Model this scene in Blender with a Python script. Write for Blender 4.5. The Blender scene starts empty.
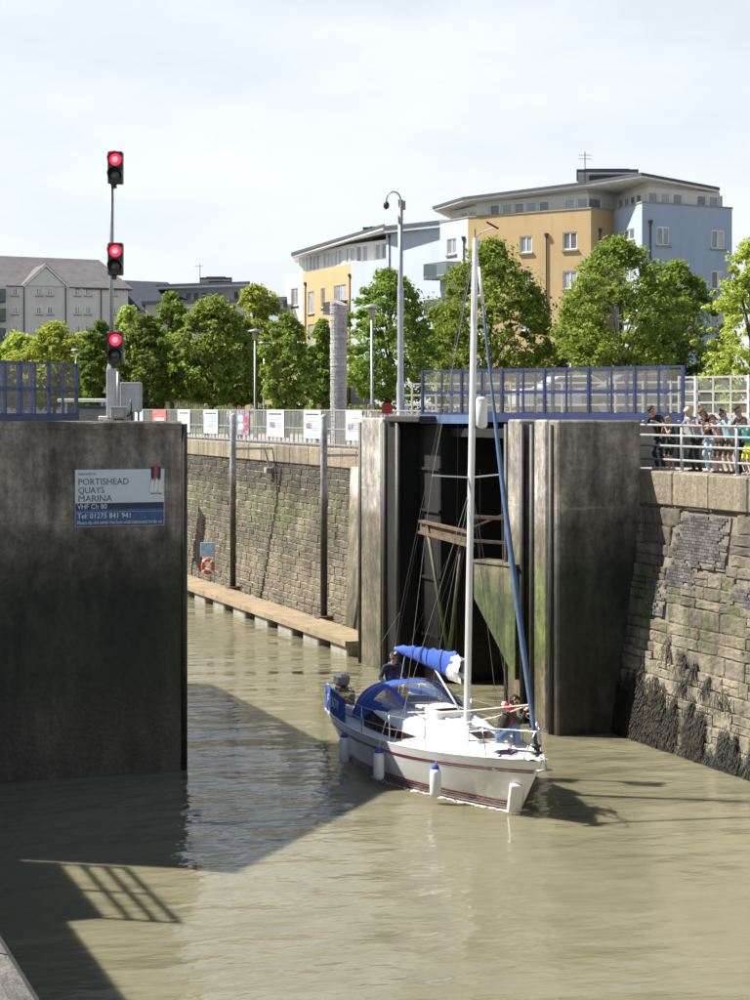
import bpy, bmesh, math, random
import numpy as np
from mathutils import Vector, Matrix, Quaternion

rnd = random.Random(7)
R = math.radians
scene = bpy.context.scene
COL = scene.collection

# ------------------------------------------------------------------ camera
# world x = across the lock (to the right), y = along the lock (away), z = up, water at z 0
F, HZ, EYE = 1883.0, 408.0, 8.5
AZ = math.atan2(.346, .938)
CA, SA = math.cos(AZ), math.sin(AZ)
cam = bpy.data.cameras.new('camera')
cam.sensor_fit = 'VERTICAL'; cam.sensor_height = 36; cam.sensor_width = 36
cam.lens = 36 * F / 1000; cam.shift_y = -.092
cam.clip_start = .1; cam.clip_end = 8000
camo = bpy.data.objects.new('camera', cam); COL.objects.link(camo)
camo.location = (0, 0, EYE); camo.rotation_euler = (R(90), 0, -AZ)
scene.camera = camo

# ------------------------------------------------------------------ sky, sun, exposure
SUN_EL = R(48.5)
sun_h = Vector((-.84, .54, 0)).normalized()
to_sun = Vector((sun_h.x * math.cos(SUN_EL), sun_h.y * math.cos(SUN_EL), math.sin(SUN_EL)))
world = bpy.data.worlds.new('World'); scene.world = world; world.use_nodes = True
wt = world.node_tree; wt.nodes.clear()
def wn(t, **k):
    n = wt.nodes.new(t)
    for a, b in k.items(): setattr(n, a, b)
    return n
sky = wn('ShaderNodeTexSky', sky_type='NISHITA', sun_disc=False, sun_elevation=SUN_EL,
         sun_rotation=math.atan2(to_sun.x, to_sun.y), air_density=1.0, dust_density=.6, ozone_density=1.0)
bg = wn('ShaderNodeBackground'); out = wn('ShaderNodeOutputWorld')
tc = wn('ShaderNodeTexCoord'); mp = wn('ShaderNodeMapping'); mp.inputs['Scale'].default_value = (2.2, 2.2, 7)
nz = wn('ShaderNodeTexNoise'); nz.inputs['Scale'].default_value = 2.3; nz.inputs['Detail'].default_value = 7; nz.inputs['Roughness'].default_value = .58
sz = wn('ShaderNodeSeparateXYZ')
mr = wn('ShaderNodeMapRange', interpolation_type='SMOOTHSTEP'); mr.inputs['From Min'].default_value = .1; mr.inputs['From Max'].default_value = .55
mr.inputs['To Min'].default_value = .86; mr.inputs['To Max'].default_value = .0
ma_ = wn('ShaderNodeMath', operation='MULTIPLY_ADD'); ma_.inputs[1].default_value = .8; ma_.inputs[2].default_value = -.38
ad_ = wn('ShaderNodeMath', operation='ADD', use_clamp=True)
mx = wn('ShaderNodeMix', data_type='RGBA')
mx.inputs['B'].default_value = (8.9, 9.4, 9.75, 1)     # hazy air and thin high cloud towards the horizon
wl = wt.links.new
wl(tc.outputs['Generated'], mp.inputs['Vector']); wl(mp.outputs['Vector'], nz.inputs['Vector'])
wl(tc.outputs['Generated'], sz.inputs[0]); wl(sz.outputs['Z'], mr.inputs['Value']); wl(nz.outputs['Fac'], ma_.inputs[0]); wl(ma_.outputs[0], ad_.inputs[0]); wl(mr.outputs['Result'], ad_.inputs[1]); wl(ad_.outputs[0], mx.inputs['Factor'])
wl(sky.outputs['Color'], mx.inputs['A']); wl(mx.outputs['Result'], bg.inputs['Color'])
bg.inputs['Strength'].default_value = .055
wl(bg.outputs['Background'], out.inputs['Surface'])
sl = bpy.data.lights.new('sun', 'SUN'); sl.energy = 5.0; sl.angle = R(.5); sl.color = (1, .94, .85)
so = bpy.data.objects.new('sun', sl); COL.objects.link(so)
so.rotation_euler = to_sun.to_track_quat('Z', 'Y').to_euler(); so.location = (-30, 30, 60)
vs = scene.view_settings
vs.view_transform = 'Standard'; vs.look = 'None'; vs.exposure = 1.0; vs.gamma = 1; vs.use_curve_mapping = False
scene.cycles.use_denoising = True
scene.cycles.max_bounces = 6; scene.cycles.diffuse_bounces = 3; scene.cycles.glossy_bounces = 3
scene.cycles.transparent_max_bounces = 12

# ------------------------------------------------------------------ coordinates
def c2w(X, Y, z=0.0):                       # camera-level right / forward -> world
    return Vector((X * CA + Y * SA, -X * SA + Y * CA, z))
def at(px, py, Y):                          # a place seen at a pixel, Y metres ahead
    return c2w((px - 375) / F * Y, Y, EYE - (py - HZ) / F * Y)
def u_at(px, n):                            # along-lock position of a pixel column on the plane x = n
    t = (px - 375) / F; Y = n / (CA * t + SA)
    return Y * (CA - SA * t)
QUAY, TOP = 6.85, 8.18

# ------------------------------------------------------------------ materials
def newmat(name):
    m = bpy.data.materials.new(name); m.use_nodes = True
    nt = m.node_tree; nt.nodes.clear()
    o = nt.nodes.new('ShaderNodeOutputMaterial'); b = nt.nodes.new('ShaderNodeBsdfPrincipled')
    nt.links.new(b.outputs['BSDF'], o.inputs['Surface'])
    return m, nt, b, o
def node(nt, t, ins=None, **k):
    n = nt.nodes.new(t)
    for a, v in k.items(): setattr(n, a, v)
    for a, v in (ins or {}).items():
        if isinstance(v, bpy.types.NodeSocket): nt.links.new(v, n.inputs[a])
        else: n.inputs[a].default_value = v
    return n
def c4(c): return (c[0], c[1], c[2], 1)
def mixc(nt, f, a, b, bt='MIX'):
    n = nt.nodes.new('ShaderNodeMix'); n.data_type = 'RGBA'; n.blend_type = bt
    for k, v in (('Factor', f), ('A', a), ('B', b)):
        s = n.inputs[{'Factor': 0, 'A': 6, 'B': 7}[k]]
        if isinstance(v, bpy.types.NodeSocket): nt.links.new(v, s)
        elif k == 'Factor': s.default_value = v
        else: s.default_value = c4(v)
    return n.outputs[2]
def ramp(nt, fac, stops, interp='LINEAR'):
    n = nt.nodes.new('ShaderNodeValToRGB'); n.color_ramp.interpolation = interp
    e = n.color_ramp.elements
    while len(e) < len(stops): e.new(.5)
    for i, (p, c) in enumerate(stops):
        e[i].position = p; e[i].color = c4(c) if not isinstance(c, (int, float)) else (c, c, c, 1)
    nt.links.new(fac, n.inputs[0]); return n.outputs[0]
def noise(nt, vec, scale, detail=5, rough=.55, out='Fac'):
    n = node(nt, 'ShaderNodeTexNoise', {'Scale': scale, 'Detail': detail, 'Roughness': rough})
    if vec is not None: nt.links.new(vec, n.inputs['Vector'])
    return n.outputs[out]
def mapv(nt, vec, sc):
    return node(nt, 'ShaderNodeMapping', {'Vector': vec, 'Scale': sc}).outputs[0]
def mth(nt, op, a, b=None, c=None):
    n = nt.nodes.new('ShaderNodeMath'); n.operation = op
    for i, v in enumerate((a, b, c)):
        if v is None: continue
        if isinstance(v, bpy.types.NodeSocket): nt.links.new(v, n.inputs[i])
        else: n.inputs[i].default_value = v
    return n.outputs[0]
def bump(nt, b, h, strength, dist=.02):
    n = node(nt, 'ShaderNodeBump', {'Strength': strength, 'Distance': dist, 'Height': h})
    nt.links.new(n.outputs[0], b.inputs['Normal'])

def mat(name, c1, c2=None, scale=3, rough=.6, bmp=0, bscale=None, metal=0, rand=0, alpha=1, emit=None, dirt=0):
    m, nt, b, o = newmat(name)
    pos = node(nt, 'ShaderNodeTexCoord').outputs['Object']
    if c2 is None: c2 = tuple(v * .82 for v in c1)
    f = ramp(nt, noise(nt, pos, scale, 6), [(.35, 0.0), (.65, 1.0)])
    col = mixc(nt, f, c1, c2)
    if dirt:
        g = node(nt, 'ShaderNodeNewGeometry').outputs['Position']
        s = noise(nt, mapv(nt, g, (1.3, 1.3, .18)), 1.6, 6)
        col = mixc(nt, ramp(nt, s, [(.5, 0.0), (.75, dirt)]), col, tuple(v * .45 for v in c1))
    if rand:
        oi = node(nt, 'ShaderNodeObjectInfo').outputs['Random']
        hsv = node(nt, 'ShaderNodeHueSaturation', {'Color': col, 'Value': mth(nt, 'MULTIPLY_ADD', oi, 2 * rand, 1 - rand)})
        col = hsv.outputs[0]
    nt.links.new(col, b.inputs['Base Color'])
    b.inputs['Roughness'].default_value = rough; b.inputs['Metallic'].default_value = metal
    if bmp: bump(nt, b, noise(nt, pos, bscale or scale * 6, 6), bmp)
    if emit:
        b.inputs['Emission Color'].default_value = c4(emit[0]); b.inputs['Emission Strength'].default_value = emit[1]
    if alpha < 1: b.inputs['Alpha'].default_value = alpha
    return m

def tidal(name, top, mid, green, low, zline=4.9, gz=(2.2, 4.4), streak=.6, dark=1.0):
    """wet-zone concrete: clean band on top, tide mark, algae, silt"""
    m, nt, b, o = newmat(name)
    pos = node(nt, 'ShaderNodeNewGeometry').outputs['Position']
    z = node(nt, 'ShaderNodeSeparateXYZ', {'Vector': pos}).outputs['Z']
    n1 = noise(nt, mapv(nt, pos, (1, 1, .5)), .9, 7)
    n2 = noise(nt, mapv(nt, pos, (1, 1, .09)), 2.4, 6)
    n3 = noise(nt, pos, 7, 6, .65)
    zz = mth(nt, 'MULTIPLY_ADD', mth(nt, 'SUBTRACT', n1, .5), 1.5, z)
    zz = mth(nt, 'MULTIPLY_ADD', mth(nt, 'SUBTRACT', n2, .5), .8, zz)
    c = ramp(nt, mth(nt, 'DIVIDE', zz, 9.0), [(0, low), (gz[0] / 9, low), (gz[0] / 9 + .08, green), (gz[1] / 9, green),
             (zline / 9 - .02, mid), (zline / 9 + .015, mid), (zline / 9 + .06, top), (1, top)])
    st = ramp(nt, n2, [(.3, 1.25), (.48, .85), (.7, 1 - streak)])
    c = mixc(nt, 1.0, c, st, 'MULTIPLY')
    sp = ramp(nt, n3, [(.25, .55), (.55, 1.0), (.8, 1.2)])
    c = mixc(nt, 1.0, c, sp, 'MULTIPLY')
    wide = ramp(nt, noise(nt, mapv(nt, pos, (.7, .7, .35)), .55, 4), [(.3, .5), (.5, .95), (.7, 1.5)])
    c = mixc(nt, 1.0, c, wide, 'MULTIPLY')
    mid_ = ramp(nt, noise(nt, mapv(nt, pos, (1, 1, .6)), 2.3, 9, .72), [(.36, .6), (.5, 1.0), (.64, 1.55)])
    c = mixc(nt, 1.0, c, mid_, 'MULTIPLY')
    pit = ramp(nt, noise(nt, pos, 22, 4, .6), [(.62, 1.0), (.7, .45)])
    c = mixc(nt, 1.0, c, pit, 'MULTIPLY')
    # pale leaching runs
    lr = ramp(nt, noise(nt, mapv(nt, pos, (1, 1, .06)), 5.5, 4), [(.62, 0.0), (.74, .4)])
    c = mixc(nt, mth(nt, 'MULTIPLY', lr, ramp(nt, mth(nt, 'DIVIDE', zz, 9.0), [(.55, 0.0), (.7, 1.0)])), c, tuple(min(.55, v * 1.8 + .03) for v in top))
    jz = mth(nt, 'ABSOLUTE', mth(nt, 'SUBTRACT', mth(nt, 'MULTIPLY_ADD', noise(nt, pos, 1.4, 5), .22, z), 6.0))     # day joint of the pour
    c = mixc(nt, mth(nt, 'MULTIPLY', ramp(nt, jz, [(.0, 1.0), (.035, 0.0)]), ramp(nt, noise(nt, pos, .7, 3), [(.45, 0.0), (.6, .6)])), c, tuple(min(.5, v * 1.7) for v in top))
    nt.links.new(c, b.inputs['Base Color'])
    nt.links.new(ramp(nt, mth(nt, 'DIVIDE', z, 9.0), [(.1, .35), (.6, .85)]), b.inputs['Roughness'])
    bump(nt, b, mth(nt, 'MULTIPLY_ADD', n3, .6, n1), .5, .04)
    return m

def stone_mat(name, cols, green_z, silt_z, silt, green=(.10, .14, .035), band=None):
    m, nt, b, o = newmat(name)
    g = node(nt, 'ShaderNodeNewGeometry'); pos = g.outputs['Position']
    oi = node(nt, 'ShaderNodeObjectInfo').outputs['Random']
    r = mth(nt, 'FRACT', mth(nt, 'ADD', mth(nt, 'MULTIPLY', oi, 7.31), g.outputs['Random Per Island']))
    k = len(cols)
    c = ramp(nt, r, [(i / (k - 1), cols[i]) for i in range(k)])
    z = node(nt, 'ShaderNodeSeparateXYZ', {'Vector': pos}).outputs['Z']
    n1 = noise(nt, pos, .8, 6); n3 = noise(nt, pos, 9, 7, .68); n4 = noise(nt, pos, 3, 5)
    zz = mth(nt, 'MULTIPLY_ADD', mth(nt, 'SUBTRACT', n1, .5), 2.6, z)
    d = mth(nt, 'DIVIDE', zz, 9.0)
    sf = ramp(nt, d, [((silt_z - .6) / 9, 1.0), ((silt_z + .5) / 9, 0.0)])
    c = mixc(nt, mth(nt, 'MULTIPLY', sf, ramp(nt, n4, [(.3, .35), (.6, .9)])), c, silt)
    gf = ramp(nt, d, [((green_z[0] - .6) / 9, 0.0), (green_z[0] / 9, .9), (green_z[1] / 9, .9), ((green_z[1] + .5) / 9, 0.0)])
    c = mixc(nt, mth(nt, 'MULTIPLY', gf, ramp(nt, noise(nt, mapv(nt, pos, (1, 1, .5)), 1.3, 6), [(.45, 0.0), (.62, 1.0)])), c, green)
    c = mixc(nt, 1.0, c, ramp(nt, n3, [(.2, .4), (.5, .95), (.8, 1.35)]), 'MULTIPLY')
    c = mixc(nt, 1.0, c, ramp(nt, noise(nt, mapv(nt, pos, (1, 1, .15)), 1.7, 5), [(.3, 1.15), (.72, .5)]), 'MULTIPLY')
    if band:
        c = mixc(nt, 1.0, c, ramp(nt, d, [((band[0] - .3) / 9, 1.0), (band[0] / 9, band[2]), (band[1] / 9, band[2])]), 'MULTIPLY')
        c = mixc(nt, 1.0, c, ramp(nt, noise(nt, pos, .45, 5), [(.35, .6), (.62, 1.2)]), 'MULTIPLY')
    c = node(nt, 'ShaderNodeHueSaturation', {'Color': c, 'Saturation': .93}).outputs[0]
    nt.links.new(c, b.inputs['Base Color']); b.inputs['Roughness'].default_value = .9
    bump(nt, b, mth(nt, 'ADD', n3, n4), .8, .05)
    return m

M = {}
M['pier'] = tidal('shade darkened algae concrete', (.24, .215, .18), (.10, .092, .075), (.028, .034, .022), (.06, .055, .043), zline=5.3, gz=(1.2, 4.2))  # algae and silt zones, with the overall tone lowered to deepen the piers' shade
M['pillar'] = tidal('silted concrete', (.42, .395, .35), (.23, .2, .14), (.19, .17, .115), (.17, .15, .1), zline=4.9, gz=(1.0, 4.2), streak=.35)
M['jamb'] = tidal('algae streaked concrete', (.36, .335, .29), (.2, .175, .12), (.13, .155, .05), (.16, .14, .09), zline=5.0, gz=(1.3, 3.6), streak=.35)
M['greenplate'] = tidal('green algae plate', (.27, .24, .17), (.19, .18, .105), (.085, .115, .042), (.07, .105, .035), zline=3.9, gz=(.5, 3.2), streak=.3)
M['recess'] = tidal('shade black wall', (.009, .009, .009), (.007, .007, .0065), (.005, .0055, .005), (.005, .005, .0045), zline=6, gz=(2, 5))  # near-black base colour paints in the deep shade of the recess
M['blacksteel'] = mat('black rubber steel', (.018, .018, .018), (.035, .033, .03), 4, .55, .3)
M['rust'] = mat('rusty steel', (.10, .06, .035), (.15, .125, .08), 5, .8, .5)
M['oldtimber'] = mat('weathered brown timber', (.17, .12, .075), (.10, .07, .045), 6, .85, .6)
M['weedpole'] = tidal('weedy pole', (.2, .13, .08), (.16, .12, .07), (.09, .14, .03), (.10, .15, .03), zline=4.2, gz=(0, 2.8), streak=.2)
M['stone'] = stone_mat('quay stone', [(.165, .14, .102), (.245, .208, .152), (.13, .112, .086), (.28, .24, .178), (.2, .178, .142), (.23, .192, .132), (.15, .136, .114)], (2.9, 4.3), 2.3, (.36, .325, .23), band=(4.4, 6.1, .85))
M['cstone'] = stone_mat('lock chamber stone', [(.135, .117, .08), (.175, .15, .105), (.10, .09, .06), (.2, .17, .122), (.145, .122, .09)], (3.6, 4.9), 2.2, (.24, .2, .13), green=(.13, .155, .05), band=(4.9, 6.3, .62))
M['coping'] = stone_mat('sandstone coping', [(.29, .242, .165), (.35, .295, .205), (.24, .2, .145), (.32, .27, .19)], (9.6, 9.8), -3, (.3, .25, .17))
M['mortar'] = stone_mat('wall mortar', [(.25, .225, .17), (.22, .2, .15)], (2.9, 4.2), 2.6, (.38, .34, .25))
M['cmortar'] = stone_mat('pale lime mortar', [(.46, .43, .35), (.4, .37, .3)], (20, 21), -5, (.4, .36, .28))
M['bluebrick'] = stone_mat('blue engineering brick', [(.10, .098, .102), (.17, .165, .162), (.075, .074, .08), (.2, .188, .172), (.13, .125, .125)], (20, 21), -5, (.2, .2, .2))
M['paving'] = mat('quay paving', (.38, .345, .29), (.3, .275, .235), .8, .9, .3, 8)
M['concrete'] = mat('plain grey concrete', (.33, .32, .30), (.25, .24, .22), 2, .9, .4, 12, dirt=.6)
M['nearcop'] = stone_mat('lichened coping', [(.14, .135, .125), (.19, .18, .165), (.12, .115, .105)], (20, 21), -5, (.2, .2, .2))
M['asphalt'] = mat('ground asphalt', (.12, .115, .10), (.16, .15, .13), .4, .95, .2, 5)
M['grass'] = mat('grass', (.09, .14, .035), (.14, .17, .05), .5, .95, .5, 6)
M['blue'] = mat('blue gate paint', (.03, .052, .135), (.042, .066, .15), 3, .42, .1, dirt=.4)
M['bluepale'] = mat('sunlit blue gate paint', (.16, .24, .42), (.12, .18, .36), 3, .5, .1)  # paler copy of the gate blue, sunlight put into the colour
M['galv'] = mat('galvanised steel', (.42, .44, .46), (.33, .35, .37), 5, .42, .1, metal=.55)
M['rail'] = mat('grey painted rail', (.40, .44, .45), (.32, .36, .36), 5, .45, .1, metal=.2)
M['railw'] = mat('pale cream fence paint', (.5, .485, .43), (.42, .405, .35), 4, .5)
M['white'] = mat('white paint', (.8, .8, .78), (.74, .74, .72), 2, .4)
M['gelcoat'] = mat('white gelcoat', (.78, .79, .80), (.72, .73, .735), 1.5, .22, dirt=.12)
M['deckwhite'] = mat('white non-slip deck', (.78, .77, .73), (.72, .71, .67), 2, .55, .2, 60)
M['redstripe'] = mat('red hull stripe', (.38, .03, .05), None, 3, .3)
M['navystripe'] = mat('navy hull stripe', (.03, .03, .09), None, 3, .3)
M['antifoul'] = mat('dark antifouling', (.03, .03, .045), None, 3, .7)
M['canvas'] = mat('blue canvas', (.045, .12, .52), (.035, .09, .42), 2.5, .8, .25, 9)
M['canvasfur'] = mat('faded blue sail sleeve', (.085, .15, .27), (.06, .11, .2), 3, .8, .3, 9)
M['sail'] = mat('white sail cloth', (.8, .79, .74), (.7, .68, .62), 4, .8, .4, 10)
M['smoke'] = mat('smoked window', (.03, .02, .018), (.05, .035, .03), 2, .08)
M['alu'] = mat('mast aluminium', (.72, .73, .74), (.66, .67, .68), 2, .38, metal=.25)
M['steel'] = mat('stainless tube', (.6, .61, .62), None, 3, .22, metal=.9)
M['wire'] = mat('rigging wire', (.33, .33, .33), None, 3, .4, metal=.7)
M['rope'] = mat('pale rope', (.68, .65, .55), (.5, .48, .42), 8, .9)
M['black'] = mat('black plastic', (.015, .015, .016), (.025, .025, .026), 3, .45)
M['grey'] = mat('grey plastic', (.35, .35, .36), None, 3, .4)
M['darkcowl'] = mat('dark outboard cowl', (.06, .06, .065), (.12, .12, .125), 4, .3)
M['fender'] = mat('white fender vinyl', (.78, .79, .8), (.68, .69, .7), 3, .35)
M['yellow'] = mat('yellow plastic', (.75, .5, .03), None, 3, .4)
M['red'] = mat('red plastic', (.62, .03, .04), (.52, .03, .035), 3, .4)
M['orange'] = mat('orange life ring', (.75, .12, .04), None, 3, .5)
M['redlamp'] = mat('lit red lens', (.7, .02, .03), (.7, .02, .03), 3, .3, emit=((1, .03, .06), .95))
M['lampcore'] = mat('bright lamp core', (.8, .2, .2), (.8, .2, .2), 3, .3, emit=((1, .16, .2), 1.5))
M['deadlamp'] = mat('unlit lens', (.03, .045, .04), (.04, .055, .05), 3, .15)
M['plank'] = mat('sun bleached deck timber', (.34, .265, .165), (.24, .19, .12), 1.3, .85, .4, 14, dirt=.7)
M['float'] = mat('pale pontoon float', (.36, .345, .29), (.25, .235, .19), 3, .7, .2, dirt=.9)
M['signpale'] = mat('pale sign face', (.62, .69, .74), (.6, .67, .72), 3, .5)
M['signblue'] = mat('blue sign band', (.02, .07, .19), (.03, .12, .27), 9, .45)
M['signnavy'] = mat('navy sign paint', (.012, .02, .07), None, 3, .45)
M['text_grey'] = mat('grey sign lettering', (.10, .12, .15), None, 3, .5)
M['text_white'] = mat('white lettering', (.8, .82, .84), None, 3, .5)
M['glass'] = mat('window glass', (.2, .235, .27), (.34, .36, .38), 1.2, .06, rand=.55)
M['glassblue'] = mat('penthouse glass', (.22, .28, .33), (.30, .36, .40), .7, .06, rand=.45)
M['frame'] = mat('white window frame', (.85, .85, .83), None, 3, .5)
M['ochre'] = mat('ochre brick facade', (.47, .345, .175), (.51, .375, .2), .5, .9, .15, 14, dirt=.2)
M['blueren'] = mat('pale blue render', (.37, .45, .56), (.345, .42, .53), .35, .9, .1, 10, dirt=.15)
M['paleren'] = mat('white blue render', (.46, .52, .59), (.43, .485, .555), .35, .9, .1, 10, dirt=.12)
M['whiteren'] = mat('white render', (.68, .68, .66), (.62, .62, .6), .4, .9, dirt=.15)
M['creambrick'] = mat('grey cream brick', (.68, .655, .62), (.63, .605, .57), .6, .9, .2, 14, dirt=.2)
M['slate'] = mat('grey slate roof', (.095, .09, .095), (.13, .122, .125), 1.2, .75, .5, 9)
M['slatedark'] = mat('dark blue slate roof', (.05, .06, .085), (.065, .075, .10), 1.2, .7, .4, 9)
M['roofedge'] = mat('dark roof edge', (.055, .065, .085), (.08, .09, .11), 2, .6)
M['soffit'] = mat('white soffit', (.82, .81, .78), None, 2, .8)
M['sill'] = mat('stone sill', (.33, .29, .24), None, 3, .9)
M['pipe'] = mat('dark downpipe', (.06, .06, .07), None, 3, .5)
M['bark'] = mat('tree bark', (.12, .10, .075), (.075, .062, .045), 9, .95, .8, 20)
M['slabstone'] = mat('stacked pale slate', (.42, .41, .40), (.3, .29, .285), 3, .85, .3, 12, rand=.22)
M['carblue'] = mat('pale car paint', (.62, .66, .7), None, 3, .25)
M['carred'] = mat('dark car paint', (.12, .13, .15), None, 3, .25)
M['tyre'] = mat('tyre rubber', (.02, .02, .02), None, 3, .8)
M['poster'] = mat('white poster', (.76, .77, .77), (.7, .72, .73), 2, .6)
M['posterblue'] = mat('blue poster print', (.2, .5, .72), (.5, .68, .78), 5, .6)
M['posterred'] = mat('red poster print', (.6, .06, .07), (.5, .2, .2), 5, .6)
M['postermix'] = mat('dark poster print', (.10, .07, .15), (.36, .32, .36), 3.5, .6)
M['posterpic'] = mat('picture poster print', (.32, .5, .62), (.7, .74, .74), 2.2, .6)
M['weed'] = mat('black bladder wrack', (.010, .010, .008), (.032, .027, .014), 3, .55, .4)
M['pot'] = mat('terracotta', (.35, .13, .06), None, 3, .8)
M['foam'] = mat('broken water foam', (.75, .76, .72), (.5, .5, .42), 12, .6)

def perforated(name, c, cover):
    m, nt, b, o = newmat(name)
    b.inputs['Base Color'].default_value = c4(c); b.inputs['Roughness'].default_value = .5
    b.inputs['Alpha'].default_value = cover
    return m
M['mesh'] = perforated('fine perforated mesh', (.30, .29, .27), .15)
M['meshpale'] = perforated('pale wire mesh', (.4, .4, .37), .15)
def clear(name, c, a):
    m, nt, b, o = newmat(name)
    b.inputs['Base Color'].default_value = c4(c); b.inputs['Roughness'].default_value = .08; b.inputs['Alpha'].default_value = a
    return m
M['hoodglass'] = clear('clear vinyl window', (.16, .18, .22), .6)
M['balglass'] = clear('balcony glass', (.035, .055, .06), .78)

def leafmat(name, c1, c2, c3):
    m, nt, b, o = newmat(name)
    g = node(nt, 'ShaderNodeNewGeometry'); pos = g.outputs['Position']
    f = noise(nt, pos, .55, 4)
    r = g.outputs['Random Per Island']
    c = ramp(nt, mth(nt, 'MULTIPLY_ADD', r, .5, mth(nt, 'MULTIPLY', f, .6)), [(.15, c1), (.5, c2), (.85, c3)])
    hs = node(nt, 'ShaderNodeHueSaturation', {'Color': c, 'Hue': mth(nt, 'MULTIPLY_ADD', node(nt, 'ShaderNodeObjectInfo').outputs['Random'], .035, .475), 'Value': mth(nt, 'MULTIPLY_ADD', node(nt, 'ShaderNodeObjectInfo').outputs['Random'], .3, .88)})
    c = hs.outputs[0]
    nt.links.new(c, b.inputs['Base Color']); b.inputs['Roughness'].default_value = .6
    b.inputs['Specular IOR Level'].default_value = .25
    t = node(nt, 'ShaderNodeBsdfTranslucent', {'Color': mixc(nt, .5, c, (.22, .28, .04))})
    ms = node(nt, 'ShaderNodeMixShader', {0: .5, 1: b.outputs[0], 2: t.outputs[0]})
    nt.links.new(ms.outputs[0], o.inputs['Surface'])
    return m
LEAF = [leafmat('mid green leaves', (0.122, 0.184, 0.036), (0.215, 0.307, 0.057), (0.348, 0.451, 0.089)),
        leafmat('fresh yellow green leaves', (0.266, 0.338, 0.062), (0.410, 0.503, 0.089), (0.594, 0.676, 0.151)),
        leafmat('deep green leaves', (0.082, 0.133, 0.032), (0.144, 0.215, 0.046), (0.226, 0.307, 0.067)),
        leafmat('bronze tinged leaves', (0.205, 0.195, 0.053), (0.307, 0.307, 0.079), (0.431, 0.389, 0.124))]

def water_mat():
    m, nt, b, o = newmat('silty harbour water')
    pos = node(nt, 'ShaderNodeNewGeometry').outputs['Position']
    col = ramp(nt, noise(nt, mapv(nt, pos, (.25, .12, 1)), .5, 4), [(.3, (.178, .168, .106)), (.7, (.212, .2, .13))])
    nt.links.new(col, b.inputs['Base Color'])
    b.inputs['Roughness'].default_value = .06; b.inputs['IOR'].default_value = 1.333
    b.inputs['Subsurface Weight'].default_value = 1.0; b.inputs['Subsurface Radius'].default_value = (1, .95, .7); b.inputs['Subsurface Scale'].default_value = .9
    rot = node(nt, 'ShaderNodeMapping', {'Vector': pos, 'Rotation': (0, 0, AZ), 'Scale': (.6, 1.0, 1)}).outputs[0]
    h = mth(nt, 'ADD', mth(nt, 'MULTIPLY', noise(nt, rot, .5, 2, .5), 1.7),
            mth(nt, 'ADD', mth(nt, 'MULTIPLY', noise(nt, rot, 1.5, 3, .5), .75), mth(nt, 'MULTIPLY', noise(nt, rot, 5.5, 3, .5), .10)))
    calm = ramp(nt, noise(nt, mapv(nt, pos, (.2, .1, 1)), .8, 3), [(.38, .3), (.62, 1.0)])
    bn = node(nt, 'ShaderNodeBump', {'Distance': .14, 'Height': h, 'Strength': calm})
    nt.links.new(bn.outputs[0], b.inputs['Normal'])
    return m
M['water'] = water_mat()

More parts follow.
